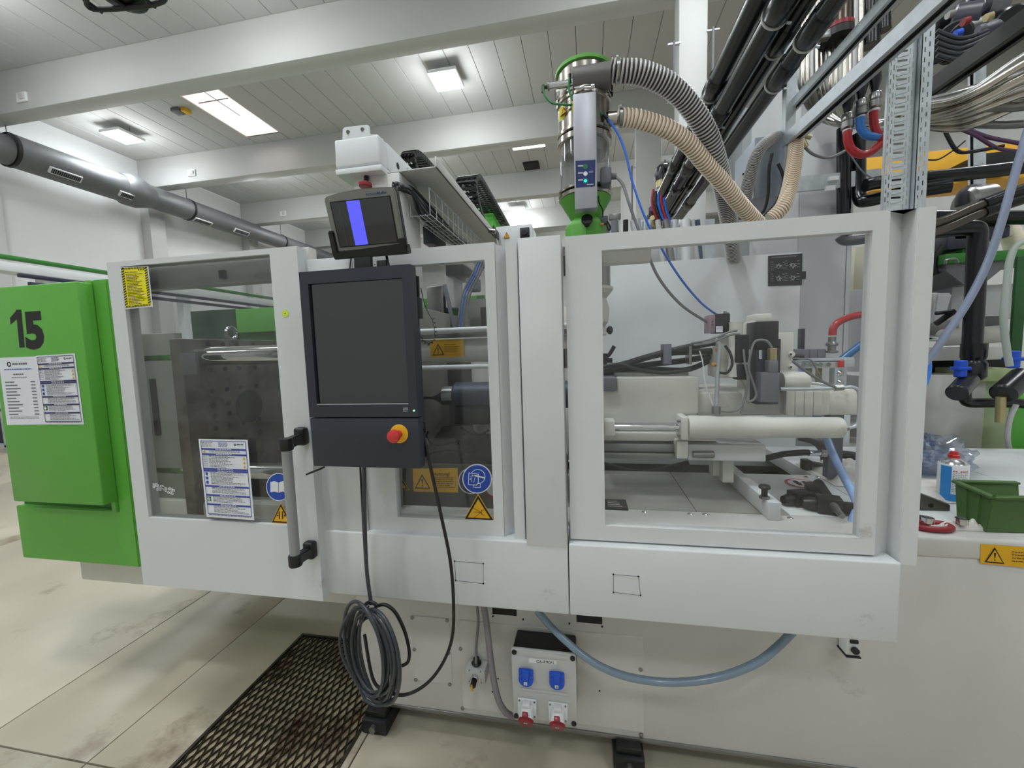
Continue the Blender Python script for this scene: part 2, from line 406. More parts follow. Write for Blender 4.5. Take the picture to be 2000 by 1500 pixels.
# skylight well
sk = MB().m(PIN)
for a, b in (((-8.95, 8.1), (-8.91, 9.95)), ((-7.94, 8.1), (-7.9, 9.95)), ((-8.91, 8.1), (-7.94, 8.14)), ((-8.91, 9.91), (-7.94, 9.95))):
    sk.box((*a, ZC), (*b, ZC+.75))
sko = sk.build('window_1', kind='structure')
MB().m(SKY).box((-8.95, 8.1, ZC+.75), (-7.9, 9.95, ZC+.78)).build('skylight_pane', sko)
MB().m(PRG).cyl((-8.8, 8.45, ZC+.01), (-8.0, 8.45, ZC+.01), .012, 8).cyl((-8.78, 8.6, ZC+.35), (-8.78, 9.6, ZC+.35), .012, 8).build('opening_rod', sko)
s2 = MB().m(SKY).box((-2.05, 11.45, ZC-.01), (-1.1, 12.42, ZC+.0)).build('window_2', kind='structure')
MB().m(BEA).box((-2.1, 11.4, ZC-.012), (-1.05, 11.45, ZC)).box((-2.1, 12.42, ZC-.012), (-1.05, 12.47, ZC)).build('skylight_rim', s2)
# hall columns in the middle row
def column(y, x0, x1, lab):
    MB().m(BEA).box((x0, y, 0), (x1, y+.3, 6.72 if y > 6.7 else 6.72), .01).build('hall_column', kind='structure')
column(6.62, 1.40, 1.79, '')
column(10.2, 1.22, 1.78, '')
for y in (13.9, 17.6): column(y, 1.2, 1.75, '')
for (x, y, z0, z1) in ((1.33, 6.60, 5.1, 5.95), (1.86, 6.60, 4.9, 6.05), (1.12, 10.18, 4.2, 5.75), (1.86, 10.18, 4.2, 5.8)):
    MB().m(PRG).cyl((x, y, z0), (x, y, z1), .018, 8).m(ZNC).box((x-.085, y, z1-.04), (x+.085, y+.05, z1-.02)).box((x-.085, y, z0+.02), (x+.085, y+.05, z0+.04)).build('conduit_pipe', label='thin grey conduit pipe %s' % {1.33: 'left of the nearest white hall column', 1.86: 'right of a white hall column', 1.12: 'left of the second white hall column'}[x] + (' behind the vacuum loader' if x == 1.12 else ' beside the black pipes' if (x == 1.86 and y < 7) else ' near the orange corrugated hose' if x == 1.86 else ' at the roof beam'), cat='conduit')
# ---------------------------------------------------------------- ceiling lamps
def omni(t, x, y):  # added fill light; the lamp panels themselves shine only downward
    l = bpy.data.lights.new('added_ceiling_fill', 'POINT'); l.shadow_soft_size = .28; l.energy = OMNI_W; l.color = (.94, .98, 1)
    o = bpy.data.objects.new('added_ceiling_fill', l); C.objects.link(o); o.location = Vector((x, y, 6.85))-ORI[t]; o.parent = t
def lamp(x, y, lab, near):
    t = thing('ceiling_light', (x, y, 7.28), lab, 'lamp', 'square ceiling lights of the hall')
    MB().m(WHT).box((x-.31, y-.31, 7.29), (x+.31, y+.31, 7.36), .01).build('lamp_housing', t)
    MB().m(LAMP).box((x-.29, y-.29, 7.28), (x+.29, y+.29, 7.292)).build('diffuser', t)
    MB().m(PRG).cyl((x-.25, y, 7.36), (x-.25, y, 7.5), .006, 6).cyl((x+.25, y, 7.36), (x+.25, y, 7.5), .006, 6).build('hanger', t)
    l = bpy.data.lights.new('ceiling_light_glow', 'AREA'); l.shape = 'SQUARE'; l.size = .58; l.energy = LAMP_W; l.color = (.93, .975, 1)
    o = bpy.data.objects.new('ceiling_light_glow', l); C.objects.link(o); o.location = Vector((x, y, 7.27))-ORI[t]; o.parent = t
    omni(t, x, y)
    return t
lamp(-2.84, 8.7, 'bright square ceiling light above the vacuum loader, the largest seen', 1)
lamp(-11.6, 8.85, 'bright ceiling light near the left wall beside the skylight', 1)
p = P(1012, 411, Z=7.28); lamp(p.x, p.y, 'small far ceiling light behind the robot energy chain', 1)
p = P(1832, 408, Z=7.28); lamp(p.x, min(p.y, 20), 'far ceiling light at the right behind the round black hose bend', 1)
OUT = [(-5.8, 1.2), (-1.4, .2), (3.2, 1.4), (-8.5, -2.2), (-4.0, -3.2), (.6, -3.4), (5.2, -3.2), (6.2, 4.8), (1.6, 4.9), (-9.3, 4.6), (-5.2, 4.9), (-10, 11.3), (-5, 11.3), (3, 11.3), (-10, 15.3), (-4, 15.3), (3.5, 15.3), (-8, 19), (0, 19)]  # the far ones are added, hidden by beams, to light the far ceiling
for (x, y) in OUT:
    t = thing('ceiling_light', (x, y, 7.28), 'unseen square ceiling light of the hall', 'lamp', 'square ceiling lights of the hall')
    MB().m(WHT).box((x-.31, y-.31, 7.29), (x+.31, y+.31, 7.36), .01).m(LAMP).box((x-.29, y-.29, 7.28), (x+.29, y+.29, 7.292)).build('diffuser', t)
    l = bpy.data.lights.new('ceiling_light_glow', 'AREA'); l.shape = 'SQUARE'; l.size = .58
    l.energy = KEY_W if (x, y) in ((-5.8, 1.2), (-1.4, .2)) else LAMP_W; l.color = (.93, .975, 1)
    o = bpy.data.objects.new('ceiling_light_glow', l); C.objects.link(o); o.location = Vector((x, y, 7.27))-ORI[t]; o.parent = t
    omni(t, x, y)
# small things on ceiling and beams
MB().m(GAP).box((-1.9, 13.25, 7.44), (-1.4, 13.75, 7.5)).build('ceiling_hatch', label='small dark square vent in the ceiling under the far skylight strip', cat='vent')
a = P(1010, 306, Z=7.48); 
t = thing('roof_sensor', P(352, 219, Z=7.45), 'small dark box with yellow tab on the ceiling beside the skylight', 'sensor')
c = P(350, 218, Z=7.45); MB().m(PRG).box((c.x-.14, c.y-.1, 7.42), (c.x+.08, c.y+.1, 7.5), .01).build('box', t)
MB().m(YEL).box((c.x+.1, c.y-.06, 7.42), (c.x+.22, c.y+.12, 7.5), .01).build('tab', t)
for (px, py, y) in ((43, 190, 6.66), (374, 338, 10.28), (553, 417, 13.93)):
    c = P(px, py, Y=y)
    MB().m(WHT).box((c.x-.13, y-.02, c.z-.09), (c.x+.13, y+.02, c.z+.09), .01).m(LGP).box((c.x-.02, y-.05, c.z-.05), (c.x+.1, y, c.z+.05), .01).build('junction_box', label='white junction box on the %s roof beam from the camera' % {6.66: 'first', 10.28: 'second', 13.93: 'third'}[y], cat='junction box')
# ---------------------------------------------------------------- ventilation duct along the left wall
t = thing('ventilation_duct', (-12.2, 12, 5.8), 'long round grey steel air duct along the left wall', 'duct')
DX, DZ = -12.2, 6.27
def ductpiece(y0, y1, r, z): return MB().m(DST).cyl((DX, y0, z), (DX, y1, z), r, 40).build('duct_section', t)
ductpiece(YF, 6.95, .31, 6.17); ductpiece(6.99, 9.2, .35, 6.2)
MB().m(DST).lathe([(.35, 0), (.42, .12), (.42, .4), (.35, .6), (.30, .8)], (DX, 9.1, 6.22), (0, 1, 0), 40).build('duct_reducer', t)
ductpiece(9.8, 13.6, .31, 6.24); ductpiece(13.6, YB, .27, 6.24)
for y, r, z in ((6.96, .36, 6.19), (10.95, .33, 6.24), (14.9, .29, 6.24)):
    MB().m(BK).lathe([(r-.01, 0), (r, .0), (r, .06), (r-.01, .06)], (DX, y, z), (0, 1, 0), 32, cap=False).cyl((DX+.0, y+.03, z+r), (DX, y+.03, 7.5), .008, 6).build('hanger_ring', t)
for px, py, sc in ((128, 341, 1), (258, 385, .9), (402, 432, .8), (474, 453, .72)):
    # grilles sit on the lower right flank of the duct
    c = P(px, py, X=DX+.27)
    zc = 6.17 if c.y < 7 else 6.2 if c.y < 9.6 else 6.24
    rr = .36 if c.y < 9.5 else .315
    dz = max(-.95*rr, min(.9*rr, c.z-zc)); a = math.atan2(dz, math.sqrt(max(rr*rr-dz*dz, .0001)))
    n = Vector((math.cos(a), 0, math.sin(a))); v = Vector((-math.sin(a), 0, math.cos(a)))
    g = MB().m(LGP).obox(Vector((DX, c.y, zc))+n*(rr+.0), n*.03, Vector((0, .30, 0)), v*.075, .004).m(BK)
    g.obox(Vector((DX, c.y, zc))+n*(rr+.026), n*.006, Vector((0, .27, 0)), v*.055)
    go = g.build('air_grille', t)
    s = MB().m(PRG)
    for k in range(14): s.obox(Vector((DX, c.y-.25+k*.038, zc))+n*(rr+.034), n*.004, Vector((0, .004, 0)), v*.055)
    s.build('grille_bars', go)
# ================================================================ MACHINE
YG, YD, YBASE = 1.22, 1.245, 1.43
ZS = .937                                   # sill
mach = thing('injection_moulding_machine', (0, 1.9, 0), 'large off-white injection moulding machine with windowed sliding guards', 'machine')
# base
bz0 = P(1250, 1446, Y=YBASE).z; bx0 = P(708, 1372, Y=YBASE).x
bt = .925
MB().m(W2).box((bx0, YBASE, bz0), (3.6, 2.05, .86), .006).box((bx0, 2.05, bz0), (3.6, 2.64, .55), .006).build('base', mach)
# table top on the base: front rim
MB().m(W2).box((bx0, YBASE-.004, .855), (3.6, 1.56, bt), .012, 3).build('table_rim', mach)
# bed plates (panels on the machine table)
ed = [bx0, -.1, P(1312.7, 927, Z=bt).x, P(1436, 930, Z=bt).x+.035, 1.03, 1.75, 3.6]
for i in range(len(ed)-1):
    MB().m(mat('bed_steel', (168, 166, 158), .42, metal=.35, noise=.12, nscale=4) if 1 <= i < 3 else W).box((ed[i]+.0015, 1.563, .86), (ed[i+1]-.0015, 2.62 if i >= 4 else 2.05, bt-.002), .002).build('bed_plate', mach)
for px, py in ((1259, 1000), (1348, 1004), (1377, 1005), (1543, 1012), (1574, 932), (1598, 932)):
    c = P(px, py, Z=bt)
    MB().m(STB).lathe([(.010, 0), (.010, .003), (.006, .006)], (c.x, c.y, bt-.002), seg=14).build('bed_screw', mach)
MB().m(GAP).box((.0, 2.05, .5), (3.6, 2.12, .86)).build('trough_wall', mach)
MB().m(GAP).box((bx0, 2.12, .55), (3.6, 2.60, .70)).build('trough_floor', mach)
# access panels on base front
def accpanel(x0, y0, x1, y1, screws):
    a, b = P(x0, y0, Y=YBASE), P(x1, y1, Y=YBASE)
    p_ = MB().m(W2).box((a.x, YBASE-.003, a.z), (b.x, YBASE+.01, b.z), .0015, 1).build('access_panel', mach)
    for sx, sy in screws:
        c = P(sx, sy, Y=YBASE); MB().m(STL).lathe([(.0075, 0), (.0075, .004), (.004, .006)], (c.x, YBASE-.002, c.z), (0, -1, 0), 12).build('screw', p_)
accpanel(804, 1201, 884, 1336, [(806, 1205), (874, 1211), (810, 1267), (877, 1274), (813, 1326), (879, 1335)])
accpanel(897, 1210, 1258, 1430, [(900, 1266), (1251, 1306), (1252, 1434), (904, 1382)])
hl = MB().m(GAP)
for px, py in ((963, 1203), (1022, 1209), (1112, 1217), (1176, 1223), (973, 1324), (1171, 1348), (962, 1350)):
    c = P(px, py, Y=YBASE); hl.cyl((c.x, YBASE-.0036, c.z), (c.x, YBASE-.001, c.z), .0035, 10)
hl.build('screw_holes', mach)
for a, b in (((962, 1191), (1009, 1202)), ((1126, 1205), (1176, 1218))):
    p0, p1 = P(*a, Y=YBASE), P(*b, Y=YBASE)
    MB().m(GAP).box((p0.x, YBASE-.004, p0.z+.012), (p1.x, YBASE+.002, p1.z)).build('vent_slot', mach)
# lower edge lip and feet
MB().m(STL).box((bx0, YBASE-.006, bz0-.004), (3.6, YBASE+.01, bz0+.012), .002).build('base_lip', mach)
for (px, py) in ((735, 1398), (1228, 1472)):
    c = P(px, py, Y=1.40)
    f = MB().m(BKR).box((c.x-.055, 1.375, .0), (c.x+.055, 1.55, .062), .008).m(BK).box((c.x-.045, 1.39, .062), (c.x+.045, 1.53, bz0), .004).m(STL).cyl((c.x, 1.375, .035), (c.x, 1.36, .035), .014, 12).build('levelling_foot', mach)
# guard sill sheets
def mx(*pp): return sum(pp)/len(pp)
lz = rect(YG, (720, 1040), (1111, 1063), (1110, 1200), (632, 1160))
xsp = (P(1110, 1200, Y=YG).x+P(1112, 1063, Y=YG).x)/2
x_l = P(630, 1160, Y=YG).x; zlo = lz[2]
xr = P(1758, 1180, Y=YG).x
MB().m(W).box((x_l, YG, zlo), (xsp-.0015, YG+.14, ZS), .006, 3).build('lower_guard_sheet', mach)
MB().m(W).box((xsp+.0015, YG, zlo), (xr, YG+.14, ZS), .006, 3).build('lower_guard_sheet', mach)
for pts_, in (([(1198, 1122), (1247, 1126), (1251, 1163), (1198, 1157)],), ([(888, 1096), (944, 1101), (944, 1140), (890, 1134)],)):
    q = [P(*a, Y=YG-.001) for a in pts_]; e = MB().m(PRG)
    for i in range(4): e.tube([q[i], q[(i+1) % 4]], .0006, 4, smooth=False)
    e.m(GAP)
    for a in q: e.cyl((a.x, YG-.0015, a.z), (a.x, YG, a.z), .0028, 8)
    e.build('filler_outline', mach)
# fixed strip of guard left of the middle door
ztop = P(964, 471, Y=YD).z; z0d = ZS+.006
xf0 = x_l; xf1 = P(722, 1037, Y=YD).x
MB().m(W).box((xf0, YG+.005, ZS-.02), (xf1-.0015, YG+.05, P(640, 503, Y=YG).z), .004).build('guard_strip', mach)
def profile_post(x_face, x_back, yb, x_end, yf, z0, z1, name='guard_post'):
    """folded post: slants back from the door face, runs flat, then steps forward to a front strip"""
    pts = [(x_face, YD+.006), (x_back, yb), (x_end[0], yb), (x_end[0], yf), (x_end[1], yf), (x_end[1], yb+.012), (x_back, yb+.012), (x_face, YD+.02)]
    return MB().m(W).prism([(x, y, z0) for x, y in pts], (0, 0, z1-z0), .0015).build(name, mach)
# ---- doors
def door(face, win, y, d, glass, name='guard_door', side=None):
    x0, x1, z0, z1 = rect(y, *face); a0, a1, b0, b1 = rect(y, *win)
    f = ringframe(MB().m(W), x0, x1, z0, z1, a0, a1, b0, b1, y, d, .004)
    o = f.build(name, mach)
    MB().m(glass).box((a0-.01, y+.012, b0-.01), (a1+.01, y+.016, b1+.01)).build('window_pane', o)
    MB().m(W2).box((a0-.03, y+.02, b1+.012), (a1+.03, y+d-.002, b1+.016)).build('pane_clip', o)
    return o, (x0, x1, z0, z1), (a0, a1, b0, b1)
YL = 1.185
dl, DLr, DLw = door(((208, 515), (580, 478), (630, 1173), (280, 1143)), ((237, 521), (535, 495), (561, 1026), (289, 1011)), YL, .045, GLD)
dm, DMr, DMw = door(((690, 497), (964, 471), (986, 1050), (720, 1037)), ((752, 522), (946, 507), (965, 1019), (773, 1009)), YD, .03, GLM)
dr, DRr, DRw = door(((1105, 460), (1740, 412), (1707, 1087), (1113, 1050)), ((1175, 487), (1705, 452), (1678, 1050), (1182, 1028)), YD, .03, GLR)
for o in (dl, dm, dr): pass
# the guards' rear frame rails that show through the windows
MB().m(W2).box((DLr[0]+.02, YL+.06, DLw[3]-.075), (DLr[1], YL+.10, DLw[3]+.03), .003).build('guard_rail', mach)
MB().m(W2).box((DRr[0], YD+.06, DRw[3]-.028), (P(1278, 490, Y=YD).x, YD+.10, DRw[3]+.05), .003).build('guard_rail', mach)
MB().m(BK).box((P(427, 528, Y=1.235).x, 1.232, P(427, 545, Y=1.235).z), (P(438, 528, Y=1.235).x, 1.244, P(427, 528, Y=1.235).z), .002).build('limit_switch', mach)
# right posts of doors
zt = DMr[3]
profile_post(DMr[1], P(1003, 1042, Z=ZS).x+.004, 1.285, (P(1008, 1042, Z=ZS).x+.002, P(1026, 1053, Y=1.235).x), 1.235, ZS-.01, zt-.006)
xa, xb = P(1028, 1056, Y=YG).x, P(1107, 1060, Y=YG).x
MB().m(W).box((xa+.001, YG-.002, ZS-.012), (xb, YG+.1, P(1040, 463, Y=YG).z), .003).build('guard_post', mach)
profile_post(DRr[1], .858, 1.30, (.885, P(1757, 1090, Y=1.238).x), 1.238, ZS-.015, DRr[3]-.002)
# hinges seen in the slot right of the post
for py in (520, 700, 905):
    c = P(1103, py, Y=1.27); MB().m(STL).cyl((c.x+.004, 1.27, c.z-.03), (c.x+.004, 1.27, c.z+.03), .008, 10).build('hinge', mach)
c = P(1431, 0, Y=1)
# small mark dots
for px, py, r_, m_ in ((557, 612, .0125, mat('dot_yellow', (206, 224, 70), .5)),):
    c = P(px, py, Y=YL-.001); MB().m(m_).cyl((c.x, YL-.0015, c.z), (c.x, YL, c.z), r_, 20).m(PRK).cyl((c.x, YL-.002, c.z), (c.x, YL-.0015, c.z), .002, 8).build('yellow_dot', dl, 'yellow-green dot sticker on the left door')
# ---- door handle
b0, b1 = P(559, 884, Y=1.095), P(577, 1078, Y=1.095)
xh = P(568, 980, Y=1.095).x
hz1, hz0 = P(559, 872, Y=1.095).z, P(577, 1085, Y=1.095).z
MB().m(mat('handle_grey', (150, 152, 152), .35, metal=.2)).cyl((xh, 1.095, hz0), (xh, 1.095, hz1), .0155, 24, .002).build('handle_bar', dl, 'grey tubular door handle')
for zc, bz, sg in ((hz1+.008, P(584, 850, Y=YL).z, 1), (hz0-.014, P(602, 1069, Y=YL).z, -1)):
    xb_ = P(590, 900, Y=YL-.02).x
    h = MB().m(BK).lathe([(.019, 0), (.021, .004), (.021, .034), (.019, .038)], (xh, 1.095, zc-.02), seg=20)
    h.prism([(xh-.012, 1.10, zc-.016), (xh+.016, 1.09, zc-.016), (xb_+.014, YL-.01, bz-.02), (xb_-.014, YL-.01, bz-.02)], (0, 0, .032), .003)
    h.box((xb_-.02, YL-.03, bz-.03), (xb_+.02, YL, bz+.03), .009, 3).build('handle_bracket', dl)
# ---- signs on left door
def psheet(pts_, y, off=.0008): return Sheet(*[P(*q, Y=y) for q in pts_], off=off)
yg = YL+.011
s = psheet(((237, 522), (290, 520), (299, 599), (246, 604)), YL-.001); s.r(0, 0, 1, 1, PAP); s.up().r(.02, .01, .95, .97, YEL2); s.up()
for i in range(16):
    a = i/16
    if i % 1 == 0:
        for v in (.012, .925): s.poly([(.05+a*.9, v), (.08+a*.9, v), (.055+a*.9, v+.045), (.025+a*.9, v+.045)], PRK)
for i in range(15):
    a = i/15
    for u in (.022, .87): s.poly([(u-.01, .045+a*.9), (u+.095, .012+a*.9), (u+.095, .042+a*.9), (u-.01, .075+a*.9)], PRK)
s.lines(.14, .12, .6, .145, 1, PRK, 0, .7); s.lines(.16, .17, .86, .92, 21, PRK, .5, .42, 3); s.lines(.62, .07, .84, .1, 1, PRK, 0, .7)
s.build('notice_sheet', dl, label='yellow notice sheet with a black hazard border')
def notice(sh, hd=PRB, tag_=None):
    sh.r(0, 0, 1, 1, PAP); sh.up()
    for a in ((.04, .02, .96, .028), (.04, .95, .96, .958), (.04, .02, .05, .958), (.95, .02, .96, .958)): sh.r(*a, hd)
    sh.lines(.06, .04, .3, .1, 4, PRG, .4, .4, 1); sh.lines(.4, .04, .62, .1, 4, hd, .2, .45, 2)
    sh.ring(.74, .065, .012, .022, PRK, 10); sh.lines(.78, .055, .92, .07, 1, PRK, 0, .8)
    for v in (.115, .18, .365, .39, .585, .70, .82): sh.r(.05, v, .95, v+.022, hd); sh.up().lines(.34, v+.005, .66, v+.018, 1, PAP, 0, .7); sh.k -= 1
    sh.tri(.1, .14, .17, .03, YEL)
    sh.lines(.2, .142, .85, .172, 2, PRG, .2, .4, 4)
    sh.lines(.06, .21, .16, .36, 6, PRG, .1, .3, 5); sh.lines(.18, .205, .84, .36, 9, PRG, .5, .42, 6)
    for i in range(3): sh.tri(.9, .215+.05*i, .25+.05*i, .03, YEL); sh.disc(.1, .44+.055*i, .028, SGB, 12)
    sh.lines(.18, .42, .93, .575, 10, PRG, .5, .42, 7); sh.lines(.18, .612, .93, .69, 5, PRG, .5, .4, 8)
    sh.r(.06, .73, .14, .79, GRD); sh.up().r(.09, .735, .11, .785, PAP).r(.07, .75, .13, .77, PAP); sh.k -= 1
    sh.lines(.18, .728, .93, .81, 5, PRG, .5, .4, 9); sh.lines(.18, .85, .93, .94, 5, PRG, .5, .4, 10); sh.lines(.06, .962, .93, .985, 1, PRG, 0, .4, 11)
    return sh
notice(psheet(((388, 857), (484, 859), (497, 1016), (404, 1009)), YL-.004)).build('notice_sheet', dl, label='white instruction sheet with blue headings taped to the left door')
def bluebook(c, r_, y, par):
    a = P(c[0]-r_, c[1]-r_, Y=y); b = P(c[0]+r_, c[1]-r_, Y=y); d_ = P(c[0]+r_, c[1]+r_, Y=y); e = P(c[0]-r_, c[1]+r_, Y=y)
    return Sheet(a, b, d_, e, .0006)
s = bluebook((545, 951), 25, yg, dl); s.disc(.5, .5, .5, WHT); s.up().disc(.5, .5, .47, SGB); s.up()
s.poly([(.18, .3), (.34, .27), (.49, .32), (.49, .72), (.34, .67), (.18, .7)], WHT).poly([(.51, .32), (.66, .27), (.82, .3), (.82, .7), (.66, .67), (.51, .72)], WHT)
s.up().line(.74, .45, .74, .6, .03, SGB).line(.70, .6, .78, .6, .02, SGB).disc(.74, .39, .025, SGB, 10); s.build('instruction_sign', dl, label='round blue sign with an open book')
s = Sheet(*[P(*q, Y=yg) for q in ((530, 981), (568, 981), (570, 1023), (530, 1021))]); warn_triangle(s, .5, 0, 1, .5)
for u in (.42, .58): s.line(u, .42, u, .78, .05, PRK)
s.line(.26, .62, .37, .62, .02, PRK).line(.63, .62, .74, .62, .02, PRK).poly([(.31, .58), (.38, .62), (.31, .66)], PRK).poly([(.69, .58), (.62, .62), (.69, .66)], PRK)
s.build('crush_warning_sign', dl, label='yellow triangle warning of crushing')
sc = Sheet(*[P(*q, Y=yg) for q in ((298, 945), (340, 950), (340, 968), (300, 964))])
rr = random.Random(4)
for i in range(34):
    u = rr.random(); v = .2+u*.4+rr.uniform(-.3, .3); sc.ring(u, v, .03, .055, WHT, 8)
sc.build('paint_scratches', dl)
# ---- signs on middle door
ygm = YD+.011
s = bluebook((932, 935), 29, ygm, dm); s.disc(.5, .5, .5, WHT); s.up().disc(.5, .5, .465, SGB); s.up()
s.ring(.53, .42, .23, .25, WHT)
s.up().poly([(.22, .28), (.56, .33), (.56, .62), (.50, .72), (.2, .70)], WHT); s.up().poly([(.245, .305), (.535, .35), (.535, .61), (.48, .69), (.225, .675)], SGB); s.up()
s.poly([(.42, .35), (.78, .44), (.78, .49), (.42, .40)], WHT).line(.4, .68, .4, .78, .02, WHT).line(.4, .78, .62, .78, .02, WHT).line(.62, .78, .62, .62, .02, WHT).line(.3, .4, .33, .6, .015, WHT).line(.44, .42, .4, .62, .015, WHT).disc(.36, .38, .03, WHT, 10).disc(.28, .5, .02, WHT, 8)
s.build('face_shield_sign', dm, label='round blue sign of a head wearing a face shield')
s = Sheet(*[P(*q, Y=ygm) for q in ((906, 964), (962, 964), (966, 1018), (906, 1015))]); warn_triangle(s, .5, 0, 1, .5)
for v in (.55, .68, .8): s.line(.32, v+(.12 if v > .7 else -.02 if v < .6 else 0), .58, .68, .012, PRK)
s.line(.58, .62, .7, .58, .012, PRK).line(.58, .74, .7, .80, .012, PRK).line(.6, .6, .6, .76, .012, PRK)
s.build('spray_warning_sign', dm, label='yellow triangle warning of hot spray')
# ---- warning plate on the rim right
s = Sheet(*[P(*q, Y=YBASE-.0045) for q in ((1915, 1062), (2060, 1072), (2060, 1114), (1914, 1100))]); s.r(0, 0, 1, 1, YEL); s.up(); warn_triangle(s, .19, .06, .94, .145, '!')
s.lines(.42, .25, .95, .85, 4, PRK, .4, .25, 4); s.build('warning_plate', mach, label='yellow warning sticker with exclamation triangle on the base front')
# ---- interior seen through the right window ------------------------------------
def ibox(name, y, x0, y0, x1, y1, d, m=WI, bev=.004, par=mach, label=None):
    return boxpx(MB().m(m), y, x0, y0, x1, y1, d, bev).build(name, par, label)
YR = 2.6
a, b = P(1150, 518, Y=YR), P(1565, 495, Y=YR)
MB().m(GAP).box((-.3, YR+.005, .5), (2.2, YR+.03, P(1300, 908, Y=YR).z)).build('painted_shadow_strip', mach)  # dark box stands in for the shade below the rear guard
rg = MB().m(W).box((-.02, YR, P(1300, 907, Y=YR).z), (b.x, YR+.04, (a.z+b.z)/2), .003).build('rear_guard', mach)
s = Sheet(*[P(*q, Y=YR) for q in ((1500, 500), (1567, 495), (1566, 557), (1500, 559))], off=.002); s.r(0, 0, 1, 1, PRK); s.up().lines(.1, .05, .9, .1, 2, LGP, .2, .3, 3)
rr = random.Random(5)
for (u, v) in ((.3, .37), (.72, .36), (.3, .76), (.72, .76)):
    for i in range(9):
        aa = rr.random()*6.28; s.line(u+.03*math.cos(aa), v+.03*math.sin(aa), u+.11*math.cos(aa), v+.10*math.sin(aa), .012, LGP)
    s.ring(u, v, .05, .062, LGP, 10); s.lines(u-.22, v-.16, u-.12, v+.14, 4, LGP, .3, .14, 2); s.lines(u+.12, v-.14, u+.22, v+.14, 3, LGP, .3, .16, 6)
s.build('type_plate', rg, label='black plate with white circuit diagrams on the rear guard')
# injection unit
iu = mach
MB().m(WI).prism([P(x, y, Y=1.72) for x, y in ((1168, 764), (1205, 764), (1205, 738), (1366, 736), (1364, 808), (1330, 812), (1330, 848), (1168, 850))], (0, .34, 0), .004).build('carriage_block', mach)
ibox('carriage_cover', 1.80, 1200, 728, 1345, 740, .26, STL, .003)
ibox('clamp_foot', 1.70, 1176, 738, 1204, 764, .2, PRG, .003)
ibox('saddle', 1.78, 1364, 762, 1690, 812, .3, WI, .02)
ibox('saddle_cap', 1.74, 1362, 768, 1450, 812, .2, WI, .01)
ibox('gear_housing', 1.74, 1534, 758, 1622, 812, .22, WI, .012)
gb = MB().m(WI)
for px in (1536, 1554, 1572, 1590): boxpx(gb, 1.725, px, 764, px+16, 812, .03, .003)
gb.build('housing_ribs', mach)
# cylinder
zc_ = (P(1480, 812, Y=1.66).z+P(1480, 857, Y=1.66).z)/2; rc = (P(1480, 812, Y=1.66).z-P(1480, 857, Y=1.66).z)/2*.97
X = lambda px, y=1.66: P(px, 835, Y=y).x
MB().m(WI).lathe([(rc*1.05, 0), (rc*1.05, .11), (rc*1.0, .115), (rc*1.0, .27), (rc*.9, .30), (rc*.9, X(1642)-X(1342)-.01), (rc*.86, X(1642)-X(1342))], (X(1342), 1.66, zc_), (1, 0, 0), 40).build('carriage_cylinder', mach)
MB().m(CHR).cyl((X(1200), 1.66, zc_), (X(1345), 1.66, zc_), rc*.40, 24).build('piston_rod', mach)
MB().m(WI).box((X(1180), 1.62, zc_-.03), (X(1200), 1.70, zc_+.03), .004).build('rod_end', mach)
cf = MB().m(WI).box((X(1326), 1.625, zc_-rc*1.08), (X(1342), 1.72, zc_+rc*1.05), .008).build('cylinder_flange', mach)
for dy, dz in ((-.04, .035), (-.04, -.035)):
    MB().m(STL).cyl((X(1320), 1.645+dy*.2, zc_+dz*.8), (X(1327), 1.645+dy*.2, zc_+dz*.8), .006, 6).build('flange_bolt', cf)
ibox('guide_rail', 1.70, 1178, 866, 1340, 884, .06, STL, .003)
ibox('guide_rail', 1.69, 1178, 884, 1342, 898, .06, STL, .003)
ibox('guide_cover', 1.71, 1176, 845, 1400, 862, .2, WI, .003)
ibox('rail_stop', 1.66, 1322, 862, 1344, 896, .1, WI, .003)
ibox('slide_block', 1.70, 1344, 868, 1496, 902, .14, W, .004)
MB().m(STL).cyl((P(1354, 889, Y=1.68).x, 1.69, P(1354, 889, Y=1.68).z), (P(1396, 889, Y=1.68).x, 1.69, P(1396, 889, Y=1.68).z), .014, 20, .002).build('slide_pin', mach)
ibox('support_leg', 1.76, 1412, 900, 1433, 943, .06, WI, .002)
ibox('support_leg', 1.80, 1393, 900, 1410, 930, .06, WI, .002)
# adjusting beam running to the front
xa_, xb_ = P(1500, 1020, Y=1.50).x, P(1525, 1020, Y=1.50).x
zb_ = P(1500, 981, Y=1.50).z
bm_ = MB().m(W).box((xa_, 1.50, bt), (xb_, 2.02, zb_), .003).build('adjusting_beam', mach)
c = P(1506, 985, Z=zb_)
MB().m(BKR).cyl((c.x, 1.535, zb_), (c.x, 1.535, zb_+.035), .010, 16).lathe([(.010, 0), (.019, .006), (.019, .012), (.016, .016)], (c.x, 1.535, zb_+.033), seg=20).m(STL).hexn((c.x, 1.535, zb_), (c.x, 1.535, zb_+.01), .017).build('stop_bolt', bm_)
